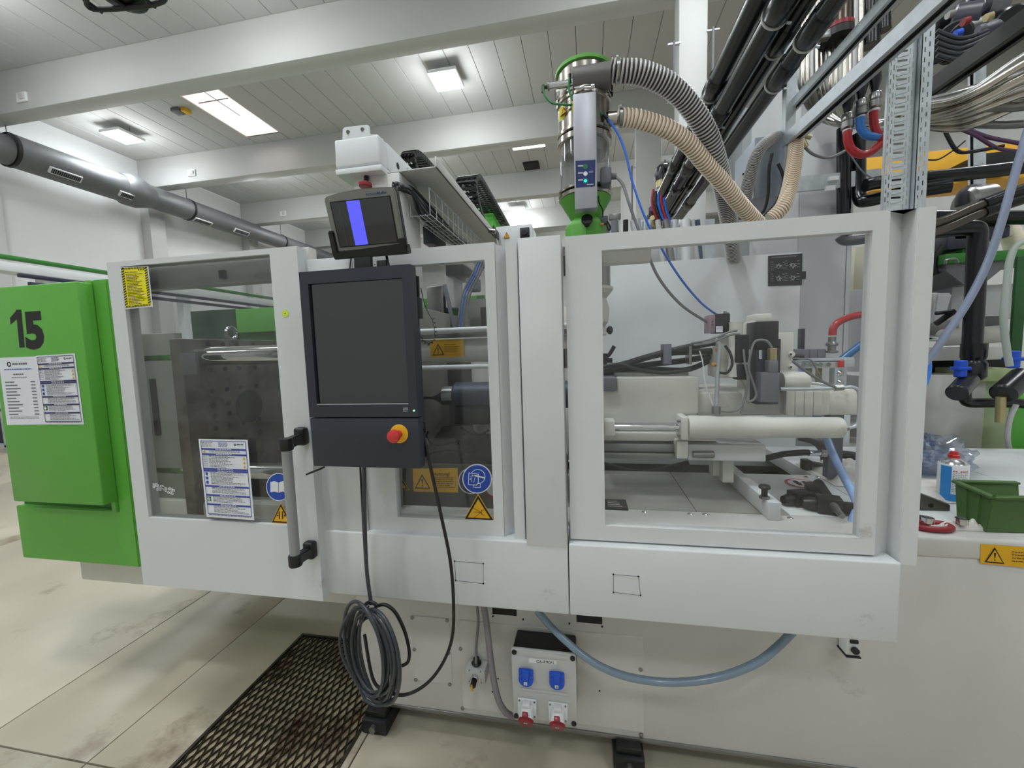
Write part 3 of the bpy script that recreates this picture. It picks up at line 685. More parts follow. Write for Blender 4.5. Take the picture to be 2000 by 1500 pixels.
# oil hoses: heavy black bundles rising to the valve block
for i, (pts_, r_) in enumerate([
    ([(1178, 728, 1.80), (1240, 705, 1.80), (1300, 688, 1.8), (1360, 675, 1.8), (1400, 668, 1.8)], .014),
    ([(1178, 722, 1.84), (1230, 708, 1.84), (1300, 690, 1.84), (1390, 686, 1.84)], .014),
    ([(1178, 735, 1.86), (1240, 716, 1.86), (1330, 705, 1.86), (1402, 694, 1.86)], .013),
    ([(1180, 740, 1.88), (1260, 722, 1.88), (1340, 722, 1.88), (1390, 702, 1.88)], .012),
    ([(1178, 716, 1.78), (1210, 712, 1.78), (1250, 722, 1.78), (1300, 728, 1.78), (1350, 722, 1.78)], .008)]):
    MB().m(BKR).tube([P(x, y, Y=q) for x, y, q in pts_], r_, 12).build('hydraulic_hose', mach)
for x in (1296, 1346):
    ibox('hose_clamp', 1.78, x, 672 if x < 1300 else 676, x+(16 if x < 1300 else 6), 712, .07, PRG if x < 1300 else STL, .003)
# big silver pipe
MB().m(ZNC).tube([P(x, y, Y=1.68) for x, y in ((1372, 668), (1395, 664), (1404, 672), (1405, 690), (1401, 740), (1399, 796))], .0085, 14).m(STL).hexn(P(1399, 808, Y=1.66), P(1399, 794, Y=1.66), .016).build('oil_pipe', mach)
MB().m(ZNC).tube([P(x, y, Y=1.70) for x, y in ((1524, 760), (1580, 760), (1640, 758), (1664, 756), (1677, 765), (1678, 790), (1676, 822), (1668, 833), (1655, 836), (1644, 835))], .0065, 12).m(STL).hexn(P(1630, 758, Y=1.70), P(1646, 757, Y=1.70), .012).hexn(P(1644, 836, Y=1.68), P(1656, 836, Y=1.68), .012).build('oil_pipe', mach)
# valve stack
vb = ibox('valve_block', 1.76, 1402, 655, 1440, 738, .14, WI, .006)
MB().m(WI).lathe([(.033, 0), (.024, .05), (.024, .2), (.026, .21)], P(1436, 735, Y=1.70), seg=28).m(BK).lathe([(.020, 0), (.020, .02), (.017, .022)], P(1436, 644, Y=1.70), seg=20).build('filter_valve', mach)
ibox('solenoid', 1.665, 1438, 654, 1463, 708, .05, BK, .004); ibox('solenoid', 1.665, 1440, 712, 1460, 742, .05, BK, .004)
ibox('valve_body', 1.76, 1466, 628, 1482, 790, .14, WI, .006)
ibox('valve_head', 1.76, 1474, 613, 1510, 632, .1, WI, .01)
ibox('servo_valve', 1.70, 1477, 628, 1521, 682, .1, BK, .005)
ibox('servo_valve', 1.705, 1477, 682, 1521, 790, .09, DK, .004)
ibox('servo_valve', 1.66, 1486, 728, 1522, 786, .05, PRG, .004)
ibox('solenoid', 1.72, 1517, 662, 1524, 728, .04, BK, .002)
ibox('connector', 1.66, 1502, 704, 1520, 728, .04, PRG, .003)
MB().m(BRS).cyl(P(1508, 704, Y=1.68), P(1508, 680, Y=1.68), .016, 16, .002).build('connector_collar', mach)
s = Sheet(*[P(*q, Y=1.7) for q in ((1481, 684), (1487, 684), (1487, 701), (1481, 701))], off=.006); s.r(0, 0, 1, 1, PAP); s.up().lines(.15, .1, .85, .9, 5, PRK, .2, .3); s.build('type_label', mach)
ibox('flange_plate', 1.80, 1520, 650, 1549, 723, .1, WI, .004)
for py in (692, 717):
    MB().m(WI).lathe([(.011, 0), (.011, .01), (.008, .014)], P(1545, py, Y=1.8), (0, -1, 0), 16).m(GAP).cyl(P(1545, py, Y=1.786), P(1545, py, Y=1.784), .004, 6).build('socket_screw', mach)
MB().m(WI).lathe([(.0, 0), (.035, .01), (.04, .05), (.035, .1), (.02, .11)], P(1520, 745, Y=1.76), (1, 0, 0), 24, cap=False).m(STL).hexn(P(1546, 746, Y=1.76), P(1556, 746, Y=1.76), .013).m(ZNC).tube([P(1556, 746, Y=1.76), P(1600, 750, Y=1.76), P(1634, 756, Y=1.74)], .006, 10).build('pressure_sensor', mach)
# proportional valve (grey box with tubes)
pv = ibox('regulator_box', 1.72, 1385, 615, 1397, 650, .07, mat('regulator_side', (150, 128, 138), .4), .003)
ibox('regulator_body', 1.72, 1397, 613, 1426, 650, .07, BK, .004)
MB().m(STL).cyl(P(1416, 616, Y=1.75), P(1416, 608, Y=1.75), .006, 12).cyl(P(1421, 616, Y=1.75), P(1421, 610, Y=1.75), .005, 12).build('push_fitting', mach)
s = Sheet(*[P(*q, Y=1.72) for q in ((1398, 637), (1411, 637), (1411, 649), (1398, 649))], off=.003); s.r(0, 0, 1, 1, PAP); s.up().lines(.1, .15, .9, .6, 3, PRK, .2, .3); s.build('type_label', mach)
s = Sheet(*[P(*q, Y=1.72) for q in ((1386, 620), (1396, 620), (1396, 645), (1386, 645))], off=.003); s.line(.3, .4, .7, .3, .1, PRK).line(.25, .6, .75, .55, .1, PRK).line(.5, .2, .5, .8, .08, PRK); s.build('printed_symbol', mach)
for pts_, r_, m_ in (
    ([(1530, 660, 1.7), (1507, 0, 0)], 0, 0),):
    pass
for pts_, r_, m_ in (
    ([(1508, 680), (1500, 668), (1488, 664), (1474, 668), (1466, 690), (1462, 720), (1470, 745), (1477, 770), (1470, 782), (1458, 784)], .0045, GRC),
    ([(1452, 682), (1455, 710), (1460, 740), (1456, 780)], .004, GRC),
    ([(1416, 675), (1426, 690), (1430, 712), (1420, 728), (1406, 728)], .005, BKR),
    ([(1366, 685), (1372, 705), (1378, 750), (1392, 790)], .002, WHT),
    ([(1405, 803), (1430, 804), (1447, 795), (1456, 770)], .0035, GRC),
    ([(1548, 705), (1570, 722), (1600, 742), (1632, 757)], .005, GRC),
    ([(1548, 700), (1580, 702), (1590, 712), (1606, 745)], .003, GRC),
    ([(1448, 742), (1456, 760), (1452, 790), (1446, 808)], .003, GRC),
    ([(1350, 670), (1390, 662), (1420, 650), (1440, 645)], .004, GRC),
    ([(1355, 674), (1392, 668), (1424, 655), (1445, 652)], .004, GRC)):
    MB().m(m_).tube([P(x, y, Y=1.655) for x, y in pts_], r_, 8).build('signal_cable', mach)
for x, y in ((1398, 684), (1390, 713)):
    MB().m(ORG).lathe([(.007, 0), (.009, .008), (.007, .02)], P(x, y, Y=1.70), (1, 0, .2), 14).build('cable_gland', mach)
# under the carriage: dark looped hoses
for k in range(4):
    MB().m(BKR).tube([P(x, y+k*3.5, Y=2.10) for x, y in ((1178, 905), (1220, 918), (1265, 922), (1310, 912), (1345, 903))], .012, 10).build('hydraulic_hose', mach)
MB().m(BKR).tube([P(x, y, Y=1.9) for x, y in ((1497, 895), (1530, 887), (1565, 884), (1580, 884))], .013, 12).m(STB).cyl(P(1579, 885, Y=1.9), P(1602, 885, Y=1.9), .0125, 16).m(STL).hexn(P(1602, 885, Y=1.9), P(1613, 886, Y=1.9), .017).build('hydraulic_hose', mach)
for k in range(3): MB().m(BKR).tube([P(x+k*6, y, Y=2.3) for x, y in ((1560, 857), (1590, 866), (1605, 885), (1606, 905))], .01, 8).build('hydraulic_hose', mach)
MB().m(BKR).tube([P(x, y, Y=2.2) for x, y in ((1640, 887), (1665, 890), (1690, 896))], .02, 12).build('hydraulic_hose', mach)
# valve stand on the bed
c = P(1620, 905, Z=bt)
MB().m(PRG).cyl((c.x, 1.98, bt), (c.x, 1.98, bt+.12), .022, 16).m(STL).cyl((c.x-.02, 1.97, bt), (c.x-.02, 1.97, bt+.03), .04, 18).build('pipe_stand', mach)
# round stickers on the bed plates
def bedsticker(cx, cy, r_, ringm, name, lab, kind):
    c = P(cx, cy, Z=bt); s = Sheet((c.x-r_, c.y+r_, bt-.0015), (c.x+r_, c.y+r_, bt-.0015), (c.x+r_, c.y-r_, bt-.0015), (c.x-r_, c.y-r_, bt-.0015)); s.n = Vector((0, 0, 1)); s.off = .0008
    if kind == 'foot':
        s.disc(.5, .5, .5, RED); s.up().disc(.5, .5, .41, WHT); s.up()
        s.poly([(.3, .25), (.42, .22), (.46, .5), (.40, .75), (.3, .72), (.28, .45)], PRK).poly([(.56, .3), (.68, .28), (.72, .55), (.66, .8), (.56, .77), (.54, .5)], PRK).line(.15, .15, .85, .85, .06, RED)
    else:
        s.disc(.5, .5, .5, SGB); s.up().disc(.5, .4, .14, WHT); s.poly([(.3, .6), (.7, .6), (.75, .85), (.25, .85)], WHT)
    s.build(name, mach, label=lab)
bedsticker(1567, 944, .066, RED, 'no_stepping_sign', 'round red-ringed no stepping sticker on the bed plate', 'foot')
bedsticker(1655, 940, .05, SGB, 'instruction_sign', 'round blue sticker on the bed plate', 'blue')
bedsticker(1800, 1025, .055, SGB, 'instruction_sign', 'round blue sticker under the black tools', 'blue')
q = [P(*a, Z=bt-.001) for a in ((1180, 975), (1222, 976), (1228, 998), (1180, 996))]
s = Sheet(*q, off=.001); s.n = Vector((0, 0, 1)); s.r(0, 0, 1, 1, PRK); s.up().lines(.15, .2, .85, .8, 4, LGP, .4, .3, 2); s.build('nameplate', mach, label='small black plate on the steel bed')
# hopper throat seen left in the window and beside the post
MB().m(STL).cyl((.02, 1.95, P(1180, 565, Y=1.95).z), (.02, 1.95, P(1180, 440, Y=1.95).z), P(1192, 520, Y=1.95).x-.02, 32).build('feed_tube', mach)
rt = P(1192, 520, Y=1.95).x-.02
MB().m(CLO).lathe([(rt+.012, 0), (rt+.012, -.012), (rt-.02, -.05), (rt-.005, -.10), (rt-.012, -.16), (rt-.03, -.18)], (.02, 1.95, P(1180, 562, Y=1.95).z), seg=20).build('feed_sleeve', mach)
MB().m(WI).box((-.03, 1.93, P(1180, 655, Y=1.95).z), (P(1184, 640, Y=1.95).x, 1.99, P(1180, 636, Y=1.95).z), .003).m(BK).lathe([(.006, 0), (.02, .012), (.02, .022), (.01, .03)], P(1184, 645, Y=1.95), (1, 0, 0), 16).build('star_knob', mach)
MB().m(BKR).tube([P(x, y, Y=1.9) for x, y in ((1180, 700), (1190, 692), (1200, 676))], .009, 10).cyl(P(1180, 704, Y=1.9), P(1196, 704, Y=1.9), .012, 12).box(P(1176, 738, Y=1.88), P(1184, 690, Y=1.95)).build('slide_lever', mach)
ibox('barrel_guard', 1.9, 1095, 600, 1176, 760, .2, WI, .004)
ibox('barrel_guard', 1.95, 1040, 760, 1176, 900, .2, WI, .004)
# ---- interior of the mould area (left and middle windows)
px_pl = P(351, 661, Y=1.47).x
ztp = P(351, 661, Y=1.47).z
pl = MB().m(PLT).box((px_pl-.30, 1.62, .78), (px_pl-.01, 2.75, ztp-.002), .006).build('platen_body', mach)
pl = MB().m(PLT).box((px_pl-.06, 1.47, .78), (px_pl, 2.75, ztp), .006).build('clamping_platen', mach)
hb = MB().m(GAP)
for (yy, zz, r_) in [(y_, z_, .012) for z_ in (1.28, 1.33, 1.40, 1.50, 1.62, 1.22, 1.15, 1.04, .98) for y_ in (1.60, 1.68, 1.76, 1.86, 2.22, 2.32, 2.42, 2.52, 2.62)]:
    hb.cyl((px_pl, yy, zz), (px_pl+.0015, yy, zz), r_, 12)
hb.build('bolt_holes', pl)
c = P(487, 793, X=px_pl); hb = MB().m(GAP).cyl((px_pl, c.y, c.z), (px_pl+.002, c.y, c.z), .085, 32).build('centre_bore', pl)
e = P(452, 652, X=px_pl-.05)
MB().m(STB).tube([(px_pl-.05, e.y+.030*math.cos(a*math.pi/8), ztp+.034+.030*math.sin(a*math.pi/8)) for a in range(16)], .009, 10, 2, closed=True).cyl((px_pl-.05, e.y, ztp), (px_pl-.05, e.y, ztp+.006), .018, 16).build('eye_bolt', pl)
# tie bars run along the machine
def xline(px, py, y): return P(px, py, Y=y).z
zt_ = xline(500, 693, 1.56)
tb = MB().m(CHR).cyl((px_pl-.9, 1.56, zt_), (-.62, 1.56, zt_), .042, 32).build('tie_bar', mach)
zl_ = xline(520, 919, 1.56)
MB().m(CHR).cyl((px_pl-.9, 1.56, zl_), (-.62, 1.56, zl_), .042, 32).build('tie_bar', mach)
MB().m(CHR).cyl((px_pl-.9, 2.6, zt_), (-.62, 2.6, zt_), .042, 32).build('tie_bar', mach)
# white bed casting below
MB().m(WI).box((-2.5, 1.50, .70), (-.6, 1.60, P(520, 985, Y=1.5).z), .02).build('bed_casting', mach)
MB().m(W2).box((-2.5, 1.44, bz0), (bx0-.003, 1.52, .70), .01).build('bed_casting', mach) if False else None
MB().m(GAP).box((-2.5, 1.6, .6), (-.62, 2.7, .72)).build('drip_tray', mach)
MB().m(WI).box((-2.55, 1.52, .45), (-1.0, 2.6, .6), .01).build('clamp_frame', mach)
# flat pale grey-green panel left of the platen
cvl = mat('panel_greygreen', (150, 154, 146), .5, noise=.1)
MB().m(cvl).box((-2.55, 1.52, .8), (px_pl-.09, 1.56, P(330, 650, Y=1.52).z), .005).build('pale_panel', mach)
MB().m(GAP).box((P(292, 740, Y=1.515).x, 1.512, P(292, 850, Y=1.515).z), (P(302, 740, Y=1.515).x, 1.52, P(292, 740, Y=1.515).z)).build('panel_slot', mach)
MB().m(PRG).box((P(352, 700, Y=1.46).x, 1.455, P(352, 732, Y=1.46).z), (P(384, 700, Y=1.46).x, 1.47, P(352, 690, Y=1.46).z), .002).build('switch_plate', mach)
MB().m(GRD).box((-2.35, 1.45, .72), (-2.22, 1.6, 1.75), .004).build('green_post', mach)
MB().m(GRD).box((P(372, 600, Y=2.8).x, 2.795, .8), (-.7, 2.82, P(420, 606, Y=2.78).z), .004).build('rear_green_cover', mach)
MB().m(mat('panel_darkgreen', (30, 62, 40), .5)).box((P(375, 600, Y=2.79).x, 2.77, .9), (P(462, 600, Y=2.79).x, 2.79, P(420, 606, Y=2.79).z), .004).build('rear_dark_panel', mach)  # even dark green over the whole panel
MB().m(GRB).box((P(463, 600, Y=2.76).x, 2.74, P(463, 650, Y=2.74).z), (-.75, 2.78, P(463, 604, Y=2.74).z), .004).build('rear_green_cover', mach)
# fixed platen behind the terminal
fp0 = -.95
MB().m(mat('platen_cast', (150, 147, 138), .5, noise=.2)).box((fp0-.0, 1.42, .70), (fp0+.2, 2.75, P(830, 640, Y=1.42).z+.12), .008).build('fixed_platen', mach)
# cover tube and guide rods in the middle window
xR = P(1010, 680, Y=1.5).x+.25
zc2 = xline(885, 683, 1.50)
MB().m(WI).cyl((fp0+.16, 1.56, zc2), (xR, 1.56, zc2), .052, 40).build('tie_bar_cover', mach)
MB().m(WHT).cyl((fp0+.16, 1.48, xline(885, 645, 1.48)), (xR, 1.48, xline(885, 645, 1.48)), .010, 16).build('guide_rod', mach)
MB().m(WHT).cyl((fp0+.16, 1.48, xline(885, 717, 1.48)), (xR, 1.48, xline(885, 717, 1.48)), .009, 16).build('guide_rod', mach)
MB().m(STL).box((fp0+.16, 1.50, xline(885, 660, 1.50)), (xR, 1.53, xline(885, 651, 1.50)), .002).build('cover_rail', mach)
s = Sheet(*[P(*q, Y=1.505) for q in ((840, 664), (906, 663), (907, 696), (841, 699))]); s.r(0, 0, 1, 1, YEL); s.up(); warn_triangle(s, .24, .17, .9, .19, '!'); s.lines(.43, .26, .93, .78, 4, PRK, .4, .2, 6); s.build('warning_plate', mach, label='yellow warning sticker on the white tube cover')
# nozzle and heater
nz = P(925, 772, Y=1.75); 
MB().m(mat('sleeve_bluegrey', (74, 82, 98), .5, metal=.3)).cyl((P(888, 775, Y=1.75).x, 1.75, nz.z), (-.05, 1.75, nz.z), .06, 32, .01).build('heater_sleeve', mach)
MB().m(STB).cyl((P(868, 775, Y=1.75).x, 1.75, nz.z), (P(889, 775, Y=1.75).x, 1.75, nz.z), .045, 28).m(BKR).lathe([(.004, 0), (.006, .07), (.02, .10), (.035, .12), (.035, .16)], (P(818, 790, Y=1.75).x, 1.75, nz.z-.01), (1, 0, 0), 20).build('nozzle', mach)
MB().m(BKR).box((P(885, 800, Y=1.7).x, 1.7, P(885, 830, Y=1.7).z), (P(955, 800, Y=1.7).x, 1.9, P(885, 795, Y=1.7).z), .01).m(CHR).cyl(P(905, 826, Y=1.72), P(925, 826, Y=1.72), .012).build('nozzle_valve', mach)
MB().m(mat('purge_guard', (92, 90, 86), .5, metal=.3, noise=.2)).box((fp0+.16, 2.1, .8), (-.15, 2.14, 1.56), .01).build('purge_guard', mach)
MB().m(WI).cyl((-.50, 1.98, .9), (-.50, 1.98, 1.55), .075, 28).cyl((-.33, 2.02, .9), (-.33, 2.02, 1.45), .05, 24).build('guide_column', mach)
mbk = MB().m(BKR)
for pts_ in (((826, 810), (822, 830), (832, 850), (836, 842)), ((900, 835), (930, 850), (955, 840)), ((832, 850), (850, 870), (900, 860)), ((828, 890), (870, 880), (920, 885))):
    mbk.tube([P(x, y, Y=1.66) for x, y in pts_], .004, 8)
mbk.build('thermocouple_cable', mach)
sh2 = MB().m(GAP)
for kx in range(9):
    for kz in range(3):
        c_ = Vector((-.66+kx*.055, 1.70+kz*.10, P(830, 905, Y=1.62).z+(1.70+kz*.10-1.62)/.38*(1.16-P(830, 905, Y=1.62).z)+.002)); sh2.cyl(c_, c_+Vector((0, -.001, .0015)), .006, 8)
sh2.build('shield_holes', mach)
# slanted shield with holes, low plate with stickers
MB().m(mat('shield_grey', (84, 82, 78), .4, metal=.5, noise=.2)).prism([(fp0+.16, 1.62, P(830, 905, Y=1.62).z), (-.2, 1.62, P(960, 905, Y=1.62).z), (-.2, 2.0, 1.16), (fp0+.16, 2.0, 1.16)], (0, .0, -.012)).build('purge_shield', mach)
q0, q1 = P(745, 905, Y=1.50), P(975, 1000, Y=1.50)
MB().m(mat('plate_grey', (78, 77, 74), .45, metal=.2, noise=.1)).box((q0.x, 1.50, q1.z), (q1.x, 1.52, q0.z), .003).build('front_shield', mach)
MB().m(mat('step_grey', (120, 118, 112), .5, noise=.15)).box((q0.x, 1.40, .7), (q1.x, 1.5, q1.z-.005), .01).build('bed_step', mach)
s = Sheet(*[P(*q, Y=1.499) for q in ((806, 915), (894, 914), (895, 962), (808, 960))]); s.r(0, 0, 1, 1, YEL); s.up(); warn_triangle(s, .21, .2, .88, .19, '!'); s.text('Achtung!', .48, .3, .14, PRK); s.lines(.48, .38, .97, .85, 6, PRK, .3, .3, 8); s.build('warning_plate', mach, label='yellow sticker reading Achtung!')
s = Sheet(*[P(*q, Y=1.499) for q in ((750, 917), (800, 917), (800, 957), (750, 957))]); warn_triangle(s, .5, 0, 1, .5)
for u in (.4, .5, .6): s.poly([(u-.015, .5), (u+.015, .5), (u+.03, .62), (u-.0, .75), (u-.03, .75), (u+.0, .62)], PRK)
s.build('heat_warning_sign', mach, label='yellow triangle warning of hot surface')
s = bluebook((921, 939), 26, 1.499, mach); s.disc(.5, .5, .5, WHT); s.up().disc(.5, .5, .46, mat('sign_blue_dark', (30, 44, 92), .5)); s.build('mandatory_sign', mach)
s = bluebook((968, 950), 24, 1.499, mach); s.disc(.5, .5, .5, REDP); s.up().disc(.5, .5, .4, LGP); s.build('prohibition_sign', mach)
# items up in the middle window
mb_ = MB().m(DK)
for k in range(4): mb_.m(BLT if k == 1 else PRG).tube([P(x+k*5, y, Y=2.3) for x, y in ((935, 500), (925, 530), (905, 570), (897, 610), (894, 650))], .006, 8)
mb_.build('cable_bundle', mach)
ibox('robot_arm', 2.5, 870, 518, 905, 536, .3, BK, .002); ibox('robot_arm', 2.55, 868, 536, 888, 600, .2, W, .003)
ibox('mould_cabinet', 2.6, 905, 585, 1000, 640, .3, STL, .004); ibox('mould_cabinet', 2.62, 832, 560, 868, 630, .3, STL, .01)
ibox('socket_strip', 2.55, 938, 600, 950, 638, .03, BK, .002)
ibox('clear_filter', 2.3, 908, 542, 932, 566, .1, PRG, .01)
MB().m(PRG).tube([P(x, y, Y=2.2) for x, y in ((868, 556), (876, 590), (884, 630), (890, 650))], .012, 8).build('hose', mach)
# ================================================================ GREEN ENCLOSURE "15"
YE, YEB = 1.34, 1.40
fx0 = P(38, 1040, Y=YEB).x; fx1 = P(272, 1106, Y=YEB).x
zf0 = P(150, 1098, Y=YEB).z; zf1 = P(120, 992, Y=YEB).z
ztp2 = P(190, 546, Y=YEB).z
ge = thing('green_machine_enclosure', ((fx0+fx1)/2, 1.6, zf0), 'green sheet metal enclosure marked 15 at the left end of the machine', 'enclosure')
MB().m(GR).prism([(fx0, YEB, zf0), (fx1, YEB, zf0), (fx1, YEB, ztp2), (P(204, 760, Y=YEB).x, YEB, ztp2), (P(204, 760, Y=YEB).x, YEB, zf1), (fx0, YEB, zf1)], (0, .05, 0), .004).build('frame_panel', ge)
MB().m(GR).box((fx0+.01, YEB+.05, zf0+.01), (fx1-.01, 2.7, zf0+.06), .004).build('bottom_panel', ge)
xi = P(204, 760, Y=YEB).x
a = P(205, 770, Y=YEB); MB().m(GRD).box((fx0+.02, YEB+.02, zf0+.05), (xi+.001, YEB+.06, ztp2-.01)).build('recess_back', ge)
MB().m(GR).box((xi-.022, YEB-.012, zf1), (xi+.001, YEB+.03, ztp2-.002), .003).build('inner_jamb', ge)
dx1 = (P(149, 549, Y=YE).x+P(200.5, 990, Y=YE).x)/2; dx0 = P(20, 890, Y=YE).x-.02; dz0 = P(120, 984, Y=YE).z; dz1 = P(149, 549, Y=YE).z
gd = MB().m(GR).box((dx0, YE, dz0), (dx1, YEB+.0, dz1), .006, 3).build('door', ge)
s = Sheet(*[P(*q, Y=YE) for q in ((17, 606), (83, 602), (90, 676), (24, 680))]); s.poly([(.22, 0), (.38, 0), (.38, 1), (.22, 1)], PRK).poly([(.02, .20), (.22, .03), (.22, .24), (.02, .38)], PRK); s.text('5', .42, 1, .93, PRK, .56, .07); s.build('number_marking', gd, label='large black number 15')
s = Sheet(*[P(*q, Y=YE) for q in ((-3, 699), (70, 696), (88, 829), (14, 830))]); s.r(0, 0, 1, 1, PAP); s.up().ring(.27, .1, .03, .055, PRK, 12).lines(.36, .085, .75, .12, 1, PRG, 0, .8).lines(.12, .17, .85, .19, 1, SGB, 0, .7).lines(.35, .24, .62, .27, 1, PRG, 0, .7).lines(.3, .29, .7, .31, 1, PRG, 0, .6)
for i in range(11): s.r(.1, .355+i*.048, .1+.25+.15*((i*7) % 5)/4, .372+i*.048, PRG); s.r(.78, .355+i*.048, .9, .372+i*.048, PRG)
s.lines(.12, .88, .88, .92, 2, PRG, .1, .4); s.build('notice_sheet', gd, label='white typed data sheet under the number')
notice(Sheet(*[P(*q, Y=YE) for q in ((70, 695), (147, 690), (165, 829), (88, 829))], off=.0016), mat('print_navy', (40, 44, 92), .5)).build('notice_sheet', gd, label='laminated sheet with dark blue headings')
# ================================================================ CONTROL TERMINAL
YP = 1.05
t0 = rect(YP, (587, 530), (801, 517), (816, 815), (604, 814)); t1 = rect(YP, (604, 817), (816, 816), (822, 915), (609, 912))
x0, x1 = (t0[0]+t1[0])/2, (t0[1]+t1[1])/2
term = thing('control_terminal', ((x0+x1)/2, YP+.05, t1[2]), 'dark grey machine control terminal with large blank screen and emergency stop', 'control panel')
ho = ringframe(MB().m(DK), x0, x1, t0[2], t0[3], *rect(YP, (603, 552), (786, 545), (797, 788), (617, 789)), YP, .036, .004).build('screen_housing', term)
sr = rect(YP, (603, 552), (786, 545), (797, 788), (617, 789))
MB().m(SCR).box((sr[0]-.004, YP+.008, sr[2]-.004), (sr[1]+.004, YP+.014, sr[3]+.004)).build('screen', term, 'blank dark touch screen')
MB().m(STB).box((sr[0], YP-.0006, sr[2]-.0025), (sr[1], YP+.003, sr[2]+.0005), .0005).build('screen_trim', term)
MB().m(DK).box((x0, YP, t1[2]), (x1, YP+.036, t0[2]-.003), .004).build('keypad_cover', term)
MB().m(DK).box((x0+.015, YP+.036, t1[2]+.012), (x1-.012, YP+.085, t0[3]-.012), .01).build('rear_box', term)
MB().m(BEZ).box((x0+.06, YP+.085, t1[2]+.12), (x1-.06, YG, t0[3]-.16), .01).build('mounting_bracket', term)
a = P(780, 847, Y=YP)
MB().m(YEL).lathe([(.027, 0), (.027, .002), (.025, .003)], (a.x, YP, a.z), (0, -1, 0), 36).build('emergency_stop_ring', term, 'yellow emergency stop ring')
MB().m(RED).lathe([(.011, 0), (.011, .022), (.0165, .025), (.0185, .032), (.0175, .040), (.012, .043)], (a.x, YP, a.z), (0, -1, 0), 32).build('emergency_stop_button', term, 'red mushroom emergency stop button')
a = P(808.5, 802, Y=YP); MB().m(LEDG).cyl((a.x, YP-.0015, a.z), (a.x, YP, a.z), .0022, 14).build('status_led', term, 'glowing green status light')
s = Sheet(*[P(*q, Y=YP) for q in ((787, 796), (797, 796), (797, 804), (787, 804))])
for i, (u0, u1) in enumerate(((.1, 1), (.0, .45), (.55, 1), (.0, .9))): s.r(u0, [.05, .4, .4, .78][i], u1, [.2, .55, .55, .93][i], LGP)
s.build('maker_logo', term)
s = Sheet(*[P(*q, Y=YP) for q in ((764, 833), (797, 833), (797, 862), (764, 862))]) if False else None
a, b = P(602, 925, Y=YP+.03), P(630, 914, Y=YP+.03)
MB().m(BK).obox((a+b)/2, (b-a)/2, Vector((0, .012, 0)), Vector((0, 0, .003)), .001).build('release_lever', term)
# scanner holder on the right flank with coiled lead
hx = x1-.008
MB().m(BK).box((hx, YP+.04, P(812, 622, Y=YP+.06).z), (hx+.008, YP+.075, P(812, 582, Y=YP+.06).z), .002).cyl(P(818, 618, Y=YP+.07), P(818, 592, Y=YP+.07), .010, 16, .003).cyl(P(817, 592, Y=YP+.07), P(816, 540, Y=YP+.07), .0045, 12).build('stylus_holder', term)
cw = MB().m(BK).tube([P(x, y, Y=YP+.07) for x, y in ((822, 562), (828, 590), (838, 614), (845, 624))], .0012, 6)
pts_ = [P(x, y, Y=YP+.06) for x, y in ((846, 622), (850, 640), (850, 660), (840, 672), (828, 668), (818, 655), (812, 650))]
q = resample(crom(pts_, 14), .0022)
hel = [p+Vector((math.cos(i*1.1)*.004, math.sin(i*1.1)*.004, math.sin(i*1.1)*.003)) for i, p in enumerate(q)]
cw.tube(hel, .0011, 5, 1).tube([P(818, 620, Y=YP+.06), P(817, 640, Y=YP+.06), P(812, 655, Y=YP+.06)], .001, 5); cw.build('coiled_lead', term)
MB().m(BK).tube([P(x, y, Y=YP+.06) for x, y in ((822, 820), (830, 845), (829, 828), (824, 822))], .0015, 6).build('wire_loop', term)
# ================================================================ TABLET MONITOR ON TOP
bl_, br_ = P(656, 491, Y=1.12), P(790, 484, Y=1.12)
zb0 = (bl_.z+br_.z)/2
tl_, tr_ = P(629, 377, X=bl_.x), P(770, 365, X=br_.x)
yt = (tl_.y+tr_.y)/2; zt0 = (tl_.z+tr_.z)/2
ux = Vector((1, 0, 0)); uz = Vector((0, yt-1.12, zt0-zb0)); hgt = uz.length; uz.normalize(); un = uz.cross(ux).normalized()
if un.y > 0: un = -un
O = Vector((bl_.x, 1.12, zb0)); wd = br_.x-bl_.x
mo = thing('tablet_monitor', O+Vector((wd/2, .02, 0)), 'small grey-framed display with a blue stripe mounted above the terminal', 'monitor')
def M3(u, v, n=0): return O+ux*(u*wd)+uz*(v*hgt)+un*n
out = [(0.01, 0), (.99, 0), (1.0, .03), (1, .92), (.97, .985), (.8, 1.0), (.5, 1.015), (.2, .985), (.02, .945), (0, .9), (0, .03)]
MB().m(BEZ).prism([M3(u, v, .0) for u, v in out], -un*.012, .003).m(BK).prism([M3(.5+(u-.5)*1.015, .5+(v-.5)*1.015, -.006) for u, v in out], -un*.02, .003).build('housing', mo)
MB().m(BK).prism([M3(*p, .0015) for p in ((.075, .075), (.93, .075), (.93, .86), (.075, .86))], -un*.004, .001).build('screen_surround', mo)
MB().m(SCR).prism([M3(*p, .0025) for p in ((.095, .095), (.915, .095), (.915, .84), (.095, .84))], -un*.002).build('screen', mo)
S = Sheet(M3(.095, .84, .0028), M3(.915, .84, .0028), M3(.915, .095, .0028), M3(.095, .095, .0028), off=.0005)
S.r(.27, .0, .50, 1, BLU); S.build('blue_stripe', mo, label='lit blue stripe on the screen')
S = Sheet(M3(.095, .84, .0028), M3(.915, .84, .0028), M3(.915, .095, .0028), M3(.095, .095, .0028), off=.0006)
S.r(.13, .02, .133, .98, PRG); S.build('faint_line', mo)
S = Sheet(M3(.60, .945, 0), M3(.90, .945, 0), M3(.90, .89, 0), M3(.60, .89, 0), off=.0006)
S.text('KraussMaffei', 0, .95, .9, mat('logo_blue', (40, 72, 130), .5), width=.95); S.build('maker_lettering', mo, label='small blue maker name on the frame')
